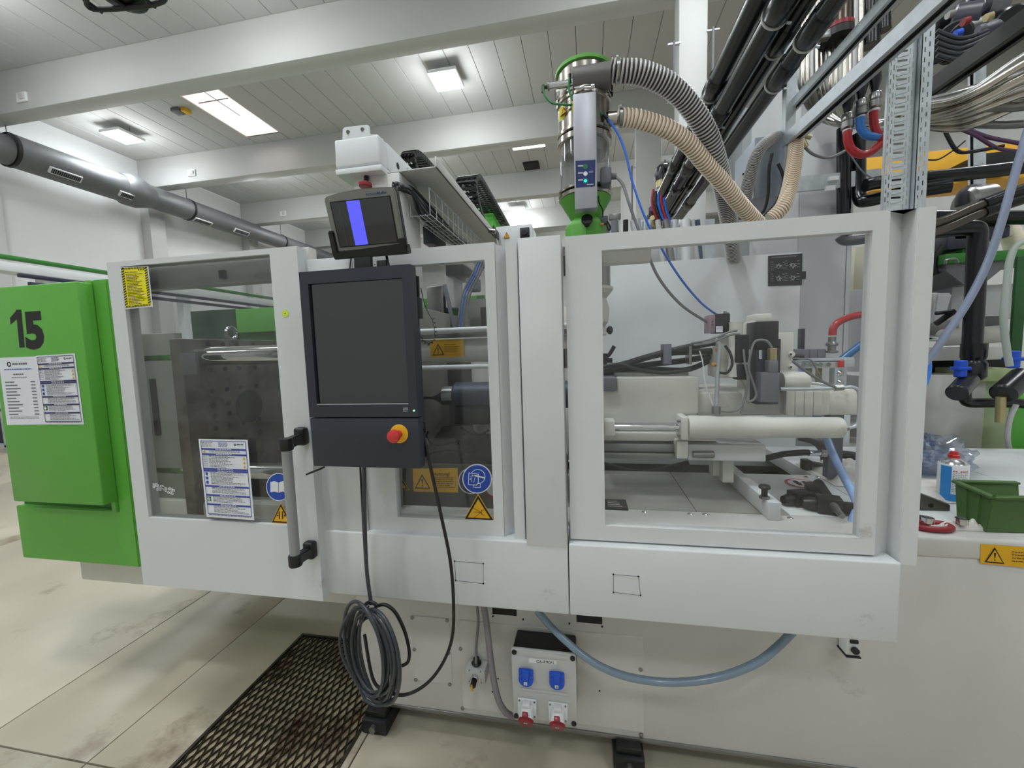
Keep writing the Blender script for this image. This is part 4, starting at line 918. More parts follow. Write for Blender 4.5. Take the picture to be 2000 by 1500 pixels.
MB().m(BK).prism([M3(*p, .006) for p in ((-.03, -.13), (1.04, -.13), (1.04, .03), (.97, .06), (-.0, .0), (-.05, .02))], -un*.03, .002).prism([M3(*p, .006) for p in ((-.05, -.02), (.045, -.02), (.045, .36), (.03, .38), (-.04, .38))], -un*.012, .003).prism([M3(*p, .006) for p in ((.94, -.02), (1.04, -.02), (1.04, .15), (.94, .15))], -un*.012, .002).build('clamp_bracket', mo, 'black holding bracket')
a0_, a1_ = P(694, 504, Y=1.13), P(728, 524, Y=1.13)
hb = MB().m(BK).box((a0_.x, 1.12, t0[3]-.01), (a1_.x, 1.135, a0_.z+.01), .002).box((P(728, 0, Y=1.13).x, 1.12, t0[3]-.01), (P(738, 515, Y=1.13).x, 1.13, P(735, 510, Y=1.13).z), .003)
hb.m(DK).cyl(P(732, 517, Y=1.119), P(732, 517, Y=1.117), .002, 8).m(BK).tube([P(755, 500, Y=1.14), P(757, 510, Y=1.13), P(760, 522, Y=1.12)], .004, 8).tube([P(686, 503, Y=1.14), P(683, 525, Y=1.13)], .002, 8)
hb.build('stand', mo)
# ================================================================ CABLES HANGING FROM TERMINAL
def cable(name, pts_, r_, m_, lab, cat='cable', group=None, seg=12, sub=8):
    return MB().m(m_).tube([P(p_[0], p_[1], Y=p_[2]) for p_ in pts_], r_, seg, sub).build(name, label=lab, cat=cat, group=group)
coil = thing('cable_coil', P(726, 1372, Y=1.12), 'thick coil of dark grey cable hanging below the terminal', 'cable coil')
cm = Vector((1, 0, 0)); ctr = P(727, 1277, Y=1.12)
rr = random.Random(3)
def loop(cx, cy, rx, ry, tilt, y0, r_, n=40, dy=.0):
    o = []
    for i in range(n):
        a_ = 6.28318*i/n; u = rx*math.sin(a_); v = ry*math.cos(a_)
        o.append(P(cx+u*math.cos(tilt)-v*math.sin(tilt), cy+u*math.sin(tilt)+v*math.cos(tilt), Y=y0+dy*math.sin(a_)))
    return MB().m(CBL).tube(o, r_, 12, 2, closed=True)
for k in range(9):
    f = k/8
    loop(712+30*f+rr.uniform(-3, 3), 1268+18*f+rr.uniform(-3, 3), 34+6*math.sin(k*1.9), 88+7*math.cos(k*2.3), -.20+rr.uniform(-.03, .03), 1.10+.012*(k % 4), .0058, dy=-.06).build('cable_turn', coil)
MB().m(CBL).tube([P(x, y, Y=1.1) for x, y in ((712, 1184), (690, 1190), (668, 1225), (664, 1260), (674, 1295), (700, 1340), (716, 1368), (745, 1378), (775, 1360))], .0045, 10).build('loose_turn', coil)
MB().m(BK).tube([P(x, y, Y=1.1) for x, y in ((712, 1183), (722, 1176), (735, 1182), (728, 1192), (714, 1190))], .006, 8, 4, closed=True).tube([P(x, y, Y=1.09) for x, y in ((706, 1210), (712, 1195), (720, 1184))], .003, 6).build('cable_tie', coil)
MB().m(BK).tube([P(x, y, Y=1.13) for x, y in ((735, 1184), (752, 1181), (772, 1196), (790, 1232), (799, 1270), (797, 1292), (786, 1300))], .0055, 10).build('loose_loop', coil)
cable('hanging_cable', [(711, 900, 1.09), (712, 1000, 1.12), (716, 1110, 1.12), (725, 1180, 1.11)], .0062, CBL, 'thick dark cable dropping from the terminal to the coil')
cable('hanging_cable', [(703, 900, 1.10), (708, 1000, 1.13), (714, 1110, 1.14), (722, 1172, 1.12)], .0032, BK, 'thin black cable beside the thick one dropping to the coil')
cable('looped_cable', [(822, 830, 1.12), (838, 900, 1.12), (860, 1000, 1.13), (880, 1100, 1.14), (886, 1190, 1.16), (882, 1250, 1.16), (862, 1300, 1.15), (830, 1338, 1.13), (790, 1357, 1.11), (752, 1349, 1.10), (728, 1325, 1.10), (712, 1240, 1.1)], .0052, BKR, 'long black cable looping from the terminal down to the coil', sub=12)
# ================================================================ SOCKET BOX, SWITCH, HOSES ON BASE
a = rect(1.32, (1000, 1268), (1127, 1280), (1127, 1421), (1002, 1398))
sb = thing('socket_box', ((a[0]+a[1])/2, YBASE, a[2]), 'grey power outlet box with two blue and two red sockets', 'power outlet')
YS = 1.32
bxz = rect(YS, (998, 1268), (1126, 1278), (1127, 1420), (1002, 1400))
MB().m(BK).box((bxz[0]+.004, YS+.012, bxz[2]+.002), (bxz[1]-.002, YBASE-.004, bxz[3]-.003), .008).build('housing', sb)
MB().m(LGP).box((bxz[0], YS, bxz[2]), (bxz[1], YS+.014, bxz[3]), .005, 3).m(LGP).box((bxz[0]+.03, YS-.003, bxz[3]-.022), (bxz[1]-.03, YS, bxz[3]-.004), .003).box((bxz[0]+.03, YS-.003, (bxz[2]+bxz[3])/2-.022), (bxz[1]-.03, YS, (bxz[2]+bxz[3])/2-.012), .002).build('front_cover', sb)
for x_, z_ in ((bxz[0]+.012, bxz[3]-.012), (bxz[1]-.012, bxz[3]-.012), (bxz[0]+.012, bxz[2]+.010), (bxz[1]-.012, bxz[2]+.010)):
    MB().m(BK).lathe([(.009, 0), (.009, .004), (.006, .006)], (x_, YS, z_), (0, -1, 0), 16).build('corner_screw', sb)
s = Sheet(*[P(*q, Y=YS-.0005) for q in ((1033, 1285), (1087, 1290), (1087, 1298), (1033, 1294))]); s.r(0, 0, 1, 1, WHT); s.up().text('C6-F90/1', .26, .88, .72, PRK); s.build('box_label', sb, label='white strip reading C6-F90/1')
for (cx, cy, n_) in ((1028, 1320, '3'), (1088, 1326, '4')):
    c = P(cx, cy, Y=YS)
    so = MB().m(BLP).box((c.x-.026, YS-.012, c.z-.012), (c.x+.026, YS, c.z+.030), .004).cyl((c.x, YS-.014, c.z-.004), (c.x, YS, c.z-.004), .027, 12).box((c.x-.014, YS-.02, c.z+.012), (c.x+.014, YS-.008, c.z+.038), .004).box((c.x-.011, YS-.022, c.z-.01), (c.x+.011, YS-.010, c.z+.03), .003).build('blue_socket', sb)
    s = Sheet((c.x-.006, YS-.0225, c.z-.004), (c.x+.006, YS-.0225, c.z-.004), (c.x+.006, YS-.0225, c.z-.016), (c.x-.006, YS-.0225, c.z-.016)); s.r(0, 0, 1, 1, WHT); s.up().text(n_, .28, .85, .7, PRK); s.build('number_label', so)
for (cx, cy, n_) in ((1030, 1388, '1'), (1090, 1396, '2')):
    c = P(cx, cy-8, Y=YS)
    so = MB().m(WHT).box((c.x-.034, YS-.008, c.z-.035), (c.x+.034, YS, c.z+.035), .004).build('red_socket', sb, 'white plate with a red capped outlet')
    ax = Vector((0, -.85, -.42)).normalized(); b_ = Vector((c.x, YS-.004, c.z+.002))
    MB().m(WHT).lathe([(.026, 0), (.024, .03), (.026, .032), (.026, .038)], b_, ax, 28).box((c.x-.013, YS-.03, c.z+.02), (c.x+.013, YS-.006, c.z+.034), .002).build('socket_body', so)
    e_ = b_+ax*.038
    MB().m(REDP).lathe([(.027, 0), (.027, .006), (.024, .010)], e_, ax, 28).obox(e_+ax*.006+Vector((0, -.002, .022)), Vector((.010, 0, 0)), ax*.007, Vector((0, -.42, .85)).normalized()*.024, .003).build('red_cap', so)
    s = Sheet(e_+Vector((-.006, -.012, .006)), e_+Vector((.006, -.012, .006)), e_+Vector((.006, -.007, -.006)), e_+Vector((-.006, -.007, -.006)), off=.0015); s.r(0, 0, 1, 1, WHT); s.up().text(n_, .28, .85, .7, PRK); s.build('number_label', so)
    for dx_, dz_ in ((-.027, .028), (.027, .028), (.027, -.028)):
        MB().m(STL).cyl((c.x+dx_, YS-.010, c.z+dz_), (c.x+dx_, YS-.008, c.z+dz_), .0035, 10).build('screw', so)
a = rect(1.37, (911, 1311), (944, 1314), (945, 1336), (913, 1334))
kx, kz0, kz1 = (a[0]+a[1])/2, a[2]-.004, a[3]+.006
ks = thing('key_switch_box', (kx, YBASE, kz0), 'small grey switch box with a yellow and black rotary knob', 'switch')
MB().m(LGP).box((kx-.038, 1.37, kz0), (kx+.038, YBASE-.004, kz1), .004).build('housing', ks)
MB().m(BK).lathe([(.014, 0), (.02, .012), (.012, .02), (.012, .03)], (kx-.002, 1.40, kz1-.004), seg=18).build('cable_gland', ks)
MB().m(STB).cyl((kx, 1.37, kz0+.030), (kx, 1.355, kz0+.030), .014, 24, .002).build('knob_collar', ks)
MB().m(BK).lathe([(.011, 0), (.011, .02), (.009, .022)], (kx, 1.355, kz0+.028), (0, -1, -.25), 20).m(YEL).obox((kx-.003, 1.334, kz0+.018), (.003, 0, 0), (0, .004, 0), (0, -.002, .014), .001).build('rotary_knob', ks)
for dx_, dz_ in ((-.024, .010), (.024, .010), (-.022, .055), (.022, .055)): MB().m(STL).cyl((kx+dx_, 1.368, kz0+dz_), (kx+dx_, 1.371, kz0+dz_), .0025, 8).build('screw', ks)
cable('switch_cable', [(931, 1175, 1.36), (934, 1215, 1.38), (930, 1260, 1.39), (930, 1295, 1.39)], .0052, GRC, 'grey cable running down to the small switch box')
cable('supply_cable', [(944, 1180, 1.36), (950, 1215, 1.36), (957, 1275, 1.35), (963, 1320, 1.34), (973, 1365, 1.33), (987, 1390, 1.34), (1003, 1400, 1.36)], .0115, mat('cable_mauve', (132, 126, 132), .45), 'thick grey cable curving into the side of the socket box')
cable('drain_hose', [(1048, 1192, 1.36), (1090, 1238, 1.33), (1150, 1288, 1.31), (1210, 1317, 1.30), (1280, 1331, 1.30), (1350, 1331, 1.30), (1420, 1318, 1.31), (1480, 1293, 1.32), (1520, 1262, 1.34), (1548, 1234, 1.36)], .0125, HOL, 'sagging blue-grey hose below the right guard sheet', 'hose', seg=16)
c = P(1661, 1262, Y=1.40)
kb = thing('limit_switch_box', c, 'small white switch with a black knob under the right guard sheet', 'switch')
MB().m(WHT).box((c.x-.020, 1.385, c.z-.022), (c.x+.018, YBASE-.004, c.z+.04), .004).build('housing', kb)
MB().m(BK).cyl((c.x+.002, 1.372, c.z), (c.x+.002, 1.386, c.z), .011, 16, .003).box((c.x-.012, 1.380, c.z+.022), (c.x+.012, 1.386, c.z+.034), .002).box((c.x-.022, 1.38, c.z-.026), (c.x+.02, 1.43, c.z-.022)).build('knob', kb)
# ================================================================ FLOOR GRATE
gt = thing('floor_grate', ((gx0+gx1)/2, (gy0+gy1)/2, -.03), 'rusty expanded metal grate set in the floor before the machine', 'grate')
MB().m(mat('oily_pan', (186, 174, 142), .22, noise=.35, nscale=7, dirt=((58, 34, 18), .5, .14), dscale=3.2)).box((gx0, gy0, -.045), (gx1, gy1, -.008)).build('oily_pan', gt)
f = MB().m(GRT)
for a, b in (((gx0, gy0), (gx1, gy0+.014)), ((gx0, gy1-.014), (gx1, gy1)), ((gx0, gy0+.014), (gx0+.014, gy1-.014)), ((gx1-.014, gy0+.014), (gx1, gy1-.014))): f.box((*a, -.03), (*b, .004), .001)
f.build('grate_frame', gt)
mbm = MB().m(GRT)
dxm, dym = .034, .060     # diamond half pitches
ax0, ax1, ay0, ay1 = gx0+.014, gx1-.014, gy0+.014, gy1-.014
nx = int((ax1-ax0)/(2*dxm/2))
def clipline(p, q):
    # liang-barsky to the frame
    t0_, t1_ = 0., 1.; dx, dy = q[0]-p[0], q[1]-p[1]
    for pp, qq in ((-dx, p[0]-ax0), (dx, ax1-p[0]), (-dy, p[1]-ay0), (dy, ay1-p[1])):
        if abs(pp) < 1e-9:
            if qq < 0: return None
            continue
        r = qq/pp
        if pp < 0: t0_ = max(t0_, r)
        else: t1_ = min(t1_, r)
    return None if t0_ >= t1_ else ((p[0]+dx*t0_, p[1]+dy*t0_), (p[0]+dx*t1_, p[1]+dy*t1_))
L_ = ay1-ay0; sl = .40
for k in range(-60, 90):
    for sg in (1, -1):
        xb_ = ax0+k*.033; seg_ = clipline((xb_, ay0), (xb_+sg*sl*L_, ay1))
        if seg_:
            (u0, v0), (u1, v1) = seg_
            mbm.prism([(u0-.0028, v0, -.005), (u0+.0028, v0, -.005), (u0+.0022, v0, .001), (u0-.0022, v0, .001)], (u1-u0, v1-v0, 0))
mo_ = mbm.build('diamond_mesh', gt, kind='stuff')
# ================================================================ VACUUM LOADER
LY, LX = 1.75, .006
def lz(py): return P(1140, py, Y=LY).z
vl = thing('vacuum_loader', (LX, LY, lz(470)), 'tall cylindrical vacuum material loader with green cone and sight glass', 'material loader')
rb = .103
MB().m(GR).lathe([(.0, .035), (.03, .034), (rb*.9, .012), (rb+.008, 0), (rb+.008, -.012)][::-1], (LX, LY, lz(142)), seg=48).m(mat('lid_knob', (150, 80, 40), .5)).lathe([(.018, .0), (.02, .012), (.012, .02)], (LX, LY-.03, lz(142)+.026), seg=20).build('lid', vl, 'green lid with an orange-brown cap')
MB().m(SSS).lathe([(rb, lz(272)), (rb, lz(200)), (rb, lz(143))], (LX, LY, 0), seg=48).build('head_cylinder', vl)
for a_, b_ in ((194, 202), (204, 212), (264, 272), (275, 288), (374, 381), (383, 392)):
    MB().m(SSS).lathe([(rb-.002, 0), (rb+.006, .003), (rb+.006, lz(a_)-lz(b_)-.003), (rb-.002, lz(a_)-lz(b_))], (LX, LY, lz(b_)), seg=48).build('clamp_ring', vl)
MB().m(GLC).lathe([(rb-.004, lz(378)), (rb-.004, lz(282))], (LX, LY, 0), seg=48, cap=False).build('sight_glass', vl)
MB().m(STL).lathe([(.0, 0), (.085, .035), (.093, .085)], (LX, LY, lz(325)), seg=40, cap=False).build('filter_bowl', vl)
MB().m(GR).lathe([(rb+.002, lz(392)), (.054, lz(434))], (LX, LY, 0), seg=48).build('discharge_cone', vl)
MB().m(GR).lathe([(.0575, lz(430)), (.078, lz(438)), (.084, lz(447)), (.084, lz(475))], (LX, LY, 0), seg=8).m(BK).lathe([(.012, 0), (.012, .02), (.022, .025), (.022, .036)], (LX+.005, LY-.088, lz(452)), (0, -1, .4), 16).build('outlet_housing', vl)
MB().m(STL).lathe([(.06, 0), (.06, lz(455)-1.6)], (LX, LY+.05, 1.6), seg=32).build('outlet_tube', vl)
# horizontal inlet valve at the head
zi = P(1155, 150, Y=LY-.09).z
xa_, xb_ = P(1119, 152, Y=LY-.09).x, P(1192, 148, Y=LY-.09).x
MB().m(mat('valve_grey', (104, 102, 100), .45, metal=.4)).cyl((xa_, LY-.08, zi), (xb_, LY-.08, zi), .045, 36).m(GAP).cyl((xa_-.001, LY-.08, zi), (xa_, LY-.08, zi), .036, 24).build('suction_valve', vl)
MB().m(STB).cyl((P(1071, 160, Y=LY-.1).x, LY-.09, zi-.012), (xa_+.01, LY-.09, zi-.012), .0135, 20).m(STL).cyl((P(1069, 160, Y=LY-.1).x, LY-.09, zi-.012), (P(1073, 160, Y=LY-.1).x, LY-.09, zi-.012), .0155, 20).m(BK).cyl((P(1059, 160, Y=LY-.1).x, LY-.09, zi-.012), (P(1069, 160, Y=LY-.1).x, LY-.09, zi-.012), .007, 12).cyl((P(1060, 160, Y=LY-.1).x, LY-.09, zi-.03), (P(1060, 160, Y=LY-.1).x, LY-.09, zi-.005), .007, 12).cyl((P(1113, 150, Y=LY-.1).x, LY-.105, zi-.02), (P(1113, 150, Y=LY-.1).x, LY-.105, zi+.012), .006, 12).build('air_cylinder', vl)
for px, py in ((1090, 178), (1195, 165)):
    c = P(px, py, Y=LY-.03); MB().m(STB).box((c.x-.005, c.y-.006, c.z-.03), (c.x+.005, c.y+.006, c.z+.02), .003).m(BK).box((c.x-.004, c.y-.008, c.z-.045), (c.x+.004, c.y+.004, c.z-.03), .002).build('toggle_clamp', vl)
MB().m(STB).cyl(P(1122, 172, Y=LY-.12), P(1160, 170, Y=LY-.12), .004, 10).lathe([(.006, 0), (.008, .01), (.006, .014)], P(1134, 171, Y=LY-.12), (1, 0, 0), 12).lathe([(.006, 0), (.008, .01), (.006, .014)], P(1154, 169, Y=LY-.12), (1, 0, 0), 12).build('ring_bolt', vl)
MB().m(SSS).cyl((LX+rb-.01, LY-.03, P(1205, 231, Y=LY-.03).z), (P(1204, 231, Y=LY-.03).x, LY-.03, P(1205, 231, Y=LY-.03).z), .028, 28).build('inlet_port', vl)
y_=Sheet((LX-rb*.93, LY-.052, lz(222)), (LX-.02, LY-rb-.004, lz(214)), (LX-.02, LY-rb-.004, lz(238)), (LX-rb*.93, LY-.052, lz(246)), .003)
y_.r(0, 0, 1, 1, YEL2); y_.up(); warn_triangle(y_, .3, .2, .85, .2, '!'); y_.lines(.5, .2, .9, .8, 4, PRK, .3, .3); y_.build('warning_label', vl, label='yellow label on the head cylinder')
# controller box
c0, c1 = P(1119, 184, Y=LY-.16), P(1167, 405, Y=LY-.16)
MB().m(ALU).box((c0.x, LY-.16, c1.z), (c1.x, LY-rb-.004, c0.z), .003).build('controller_box', vl)
s = Sheet(*[P(*q, Y=LY-.16) for q in ((1124, 314), (1163, 312), (1162, 364), (1125, 367))]); PNB = mat('panel_navy', (26, 42, 102), .35); s.r(0, 0, 1, 1, PNB); s.up()
s.disc(.5, .24, .13, mat('button_green', (20, 110, 70), .4)).disc(.5, .50, .11, WHT).disc(.5, .77, .14, mat('cyan_dark', (10, 120, 110), .4)); s.up().disc(.5, .77, .07, LEDC)
for v in (.18, .44, .70): s.r(.12, v, .38, v+.05, LGP)
s.lines(.68, .42, .9, .52, 2, LGP, .2, .3).lines(.58, .9, .92, .95, 1, LGP, 0, .7); s.build('control_panel', vl, label='navy control panel with glowing cyan button')
cc = P(1181, 345, Y=LY-.08)
MB().m(PRG).box((P(1168, 0, Y=LY-.1).x, LY-.12, P(1180, 362, Y=LY-.1).z), (P(1194, 350, Y=LY-.1).x, LY-.03, P(1180, 328, Y=LY-.1).z), .01).cyl(P(1192, 344, Y=LY-.09), P(1204, 344, Y=LY-.09), .012, 16).build('power_plug', vl)
MB().m(PRG).box(P(1172, 422, Y=LY-.05), P(1187, 440, Y=LY-.01), .003).m(STL).box(P(1190, 418, Y=LY-.06), P(1212, 430, Y=LY-.04), .002).m(ORG).cyl(P(1173, 438, Y=LY-.06), P(1179, 438, Y=LY-.06), .006, 10).m(BK).tube([P(1186, 432, Y=LY-.06), P(1192, 444, Y=LY-.06), P(1189, 450, Y=LY-.06), P(1184, 436, Y=LY-.06)], .003, 8).build('level_sensor', vl)
MB().m(BK).tube([P(x, y, Y=LY-.08) for x, y in ((1168, 380), (1170, 395), (1177, 410), (1177, 424))], .0025, 8).build('sensor_lead', vl)
MB().m(TGN).tube([P(x, y, Y=LY-.1) for x, y in ((1061, 168), (1064, 185), (1078, 201), (1098, 204), (1118, 205))], .0042, 10).build('air_tube', label='green air tube bowing left from the loader air cylinder', cat='tube')
MB().m(TGN).tube([P(x, y, Y=LY-.12) for x, y in ((1112, 152), (1111, 172), (1115, 188), (1118, 196))], .0042, 10).build('air_tube', label='short green air tube down the front of the loader head', cat='tube')
MB().m(TGN).tube([P(x, y, Y=LY-.08) for x, y in ((1167, 213), (1172, 221), (1182, 227))], .0045, 8).m(BK).cyl(P(1178, 224, Y=LY-.08), P(1186, 231, Y=LY-.08), .007, 12).m(BLT).tube([P(x, y, Y=q) for x, y, q in ((1184, 229, 1.68), (1205, 258, 1.65), (1222, 300, 1.62), (1235, 355, 1.6), (1260, 425, 1.58), (1290, 482, 1.58), (1330, 545, 1.62), (1370, 592, 1.68), (1402, 616, 1.74))], .0042, 10).build('air_tube', label='long blue air tube from the loader down to the valve box', cat='tube')
MB().m(BLT).tube([P(x, y, Y=1.76) for x, y in ((1426, 630), (1432, 638), (1440, 645))], .004, 8).build('air_tube', label='short blue tube behind the black valve box', cat='tube')
MB().m(GRC).tube([P(x, y, Y=q) for x, y, q in ((1203, 345, 1.66), (1216, 360, 1.63), (1228, 395, 1.6), (1240, 430, 1.6), (1258, 475, 1.6), (1285, 540, 1.64), (1330, 595, 1.7), (1386, 632, 1.75))], .0055, 10).build('power_cable', label='grey cable from the loader plug down to the valve box', cat='cable')
# corrugated hoses
def corrugated(pts_, r_, ml, md, lab, pitch=.0145, amp=.10, group=None, dark=(1, 2)):
    q = [P(x, y, Y=d) for x, y, d in pts_]
    m0 = MB().m(ml).tube(q, r_, 20, 10, rf=(pitch/4, lambda i: 1+amp*(1, .25, -1, .25)[i % 4]))
    o = m0.build('corrugated_hose', label=lab, cat='hose', sharp=60)
    # dark grooves
    me = o.data; me.materials.append(md)
    n = len(me.vertices)//20
    mi = [0]*len(me.polygons)
    for i in range(n-1):
        if i % 4 in dark:
            for k in range(20): mi[i*20+k] = 1
    me.polygons.foreach_set('material_index', mi); return o
corrugated([(1192, 139, 1.67), (1215, 140, 1.67), (1253, 143, 1.68), (1307, 167, 1.72), (1347, 206, 1.78), (1381, 261, 1.86), (1400, 317, 1.96), (1414, 375, 2.1), (1424, 431, 2.3), (1430, 480, 2.5), (1436, 520, 2.7)], .0385, HOG, HOGD, 'thick grey corrugated hose arching from the loader head')
corrugated([(1208, 230, 1.72), (1230, 231, 1.73), (1253, 235, 1.74), (1307, 254, 1.78), (1347, 283, 1.84), (1373, 314, 1.90), (1413, 359, 2.0), (1448, 402, 2.1), (1480, 436, 2.2)], .0325, HOB, mat('hose_beige_dark', (176, 148, 120), .5), 'thick beige corrugated hose leaving the loader body', .0155, dark=(2,))
for (x, y, d, r_) in ((1203, 139, 1.67, .041), (1209, 230, 1.72, .034)):
    c = P(x, y, Y=d); MB().m(STL).lathe([(r_, 0), (r_+.002, .001), (r_+.002, .013), (r_, .014)], c, (1, 0, 0), 28).box((c.x, c.y-.008, c.z+r_), (c.x+.014, c.y+.01, c.z+r_+.012), .002).build('hose_clip', label='steel hose clip on the %s hose end' % ('grey' if y < 200 else 'beige'), cat='hose clip')
corrugated([(1440, 425, 2.3), (1452, 400, 2.3), (1462, 355, 2.35), (1475, 310, 2.4), (1490, 285, 2.45), (1508, 272, 2.5), (1522, 268, 2.55)], .028, mat('hose_white', (176, 174, 172), .45), HOGD, 'pale grey corrugated hose rising beside the wall cabinet', .010)
corrugated([(1505, 428, 2.3), (1528, 405, 2.3), (1541, 370, 2.35), (1549, 330, 2.4), (1554, 290, 2.45), (1556, 250, 2.5)], .033, HOB, MATS['hose_beige_dark'], 'beige corrugated hose hanging behind the wall cabinet', .012, dark=(2,))
# ================================================================ HANDLING ROBOT
RY = 2.0
r0 = rect(RY, (652, 272), (739, 262), (742, 318), (655, 330))
ro = thing('handling_robot', ((r0[0]+r0[1])/2, 3, 2.0), 'white linear handling robot beam above the clamping unit', 'robot')
MB().m(W).box((r0[0], RY, r0[2]), (r0[1], RY+.10, r0[3]), .012, 3).prism([P(x, y, Y=RY+.004) for x, y in ((668, 276), (669, 252), (673, 248), (717, 243), (721, 246), (722, 262), (738, 262), (738, 270))], (0, .01, 0), .002).build('end_cover', ro)
for px, py in ((680, 258), (708, 253)): MB().m(STL).cyl(P(px, py, Y=RY-.0), P(px, py, Y=RY+.01), .010, 14).build('cover_bolt', ro)
bx1 = r0[1]+.004
MB().m(W).box((r0[0]+.02, RY+.08, r0[2]+.005), (bx1, 5.2, r0[3]-.004), .006).m(GAP).cyl((bx1, RY+.2, r0[2]+.07), (bx1+.001, RY+.2, r0[2]+.07), .018, 20).build('beam', ro)
s = Sheet((bx1+.001, RY+.3, r0[3]-.03), (bx1+.001, RY+.62, r0[3]-.03), (bx1+.001, RY+.62, r0[2]+.05), (bx1+.001, RY+.3, r0[2]+.05)); s.lines(.05, .05, .95, .95, 9, PRG, .3, .4); s.build('printed_notes', ro)
MB().m(STL).box((bx1-.07, RY+.1, r0[3]-.004), (bx1-.03, 5.2, r0[3]+.028), .004).box((r0[0]+.03, RY+.1, r0[3]-.004), (r0[0]+.07, 5.2, r0[3]+.028), .004).build('guide_rail', ro)
MB().m(W).box((r0[0]+.0, RY-.004, r0[2]-.035), (bx1+.004, 5.2, r0[2]-.006), .004).build('underplate', ro)
MB().m(W2).box((P(690, 350, Y=RY+.05).x, RY+.05, .9), (P(782, 380, Y=RY+.05).x, RY+.30, r0[2]-.03), .008).build('column', ro)
MB().m(REDP).lathe([(.030, 0), (.034, .004), (.034, .018), (.03, .022)], P(714, 366, Y=RY+.0), seg=24).build('stop_button', ro, 'red emergency stop button above the tablet monitor'); MB().m(BK).cyl(P(714, 360, Y=RY+.02), P(716, 343, Y=RY+.05), .012).build('button_stem', ro)
sx0, sx1, sz = -.925, -.745, 2.50
MB().m(W2).box((bx1, 2.06, sz), (sx1, 3.9, sz+.006), .001).box((sx1-.006, 2.06, sz), (sx1, 3.9, sz+.055), .001).build('cable_shelf', ro)
def chain(name, pts_, w_, lab):
    """energy chain of links along pts (x fixed), width w_ along x"""
    q = resample(crom([Vector(p_) for p_ in pts_], 12), .046)
    t = MB().m(BK)
    for a, b in zip(q, q[1:]):
        d = (b-a).normalized(); n = Vector((1, 0, 0)).cross(d).normalized(); c = (a+b)/2
        for sx in (-1, 1): t.obox(c+Vector((sx*w_/2, 0, 0)), (.005, 0, 0), d*.0215, n*.024, .003)
        t.obox(c+n*.022, (w_/2, 0, 0), d*.009, n*.003).obox(c-n*.022, (w_/2, 0, 0), d*.009, n*.003)
        for k in (-.3, 0, .3): t.obox(c+Vector((k*w_, 0, 0)), (.008, 0, 0), d*.02, n*.009)
    return t.build(name, ro, lab)
xc = P(925, 330, Y=3.6).x
a = P(925, 330, Y=3.3); b = P(985, 425, X=xc)
zc1 = a.z
chain('energy_chain', [(xc, 3.62, a.z-.32), (xc, 3.44, a.z-.24), (xc, 3.34, a.z-.12), (xc, 3.42, a.z-.02), (xc, 3.6, a.z+.02), (xc, 4.2, a.z), (xc, 5.2, a.z-.03), (xc, 6.4, a.z-.05)], .17, 'black energy chain looping over the cable shelf')
xc2 = P(797, 300, Y=3.0).x
a = P(797, 295, Y=3.0)
chain('energy_chain', [(xc2, 3.5, a.z-.20), (xc2, 3.15, a.z-.16), (xc2, 3.0, a.z-.06), (xc2, 3.1, a.z+.02), (xc2, 3.4, a.z+.04), (xc2, 4.2, a.z+.03)], .10, 'small black energy chain behind the beam')
# wire basket with cables under the shelf
wbk = MB().m(ZNC)
xL_, xR_ = P(782, 380, Y=RY+.05).x+.008, P(826, 373, Y=2.15).x+.035
bz = P(826, 426, Y=2.2).z; tz = P(826, 375, Y=2.2).z
for k in range(5): wbk.cyl((xL_+(xR_-xL_)*k/4, 2.15, bz), (xL_+(xR_-xL_)*k/4, 3.9, bz), .0028, 6)
for z_ in (bz+(tz-bz)*.5, tz): wbk.cyl((xR_, 2.15, z_), (xR_, 3.9, z_), .0028, 6).cyl((xL_, 2.15, z_), (xL_, 3.9, z_), .0028, 6)
y_ = 2.15
while y_ < 3.9:
    wbk.tube([(xL_, y_, tz), (xL_, y_, bz-.004), (xR_, y_, bz-.004), (xR_, y_, tz)], .0028, 6, smooth=False); y_ += .10
wbk.build('wire_basket', ro)
rr = random.Random(9)
for k in range(18):
    x_ = xL_+.01+(xR_-xL_-.02)*(k % 9)/8
    MB().m((GRC, CBL, BKR)[k % 3]).tube([(P(775, 395, Y=2.02).x+rr.uniform(-.02, .02), 2.02, tz-.01-.002*k), (xL_+.03, 2.10+rr.uniform(0, .04), tz-.02+rr.uniform(-.02, .015)), (x_, 2.25, bz+.02+rr.uniform(0, .03)), (x_+rr.uniform(-.01, .01), 2.7, bz+.01+rr.uniform(0, .02)), (x_, 3.2, bz+.01+rr.uniform(0, .02)), (x_, 3.9, bz+.02)], .0075, 8).build('cable', ro)
# green and grey robot carriage behind
MB().m(mat('robot_green', (110, 214, 90), .4)).box((P(932, 395, Y=4.3).x, 4.3, P(940, 445, Y=4.3).z), (P(962, 395, Y=4.3).x, 4.7, P(940, 395, Y=4.3).z), .01).build('carriage_cover', ro, 'bright green carriage cover')
cb = MB().m(W)
boxpx(cb, 3.4, 968, 443, 1040, 500, .3, .006); cbo = cb.build('switch_cabinet', ro)
MB().m(BK).box(P(1016, 446, Y=3.4), P(1034, 464, Y=3.385), .002).lathe([(.02, 0), (.02, .02)], P(1025, 455, Y=3.385), (0, -1, 0), 20).build('main_switch', cbo)
s = Sheet(*[P(*q, Y=3.395) for q in ((983, 453), (996, 452), (996, 465), (983, 466))]); warn_triangle(s, .5, 0, 1, .5, '!'); s.build('warning_sign', cbo)
MB().m(BKR).box(P(962, 440, Y=3.2), P(975, 470, Y=3.4), .01).m(STL).cyl(P(955, 450, Y=3.2), P(968, 452, Y=3.2), .02, 16).build('drive_motor', ro)
ibx = boxpx(MB().m(DK), 2.9, 825, 442, 845, 475, .3, .005).build('motor_housing', ro)
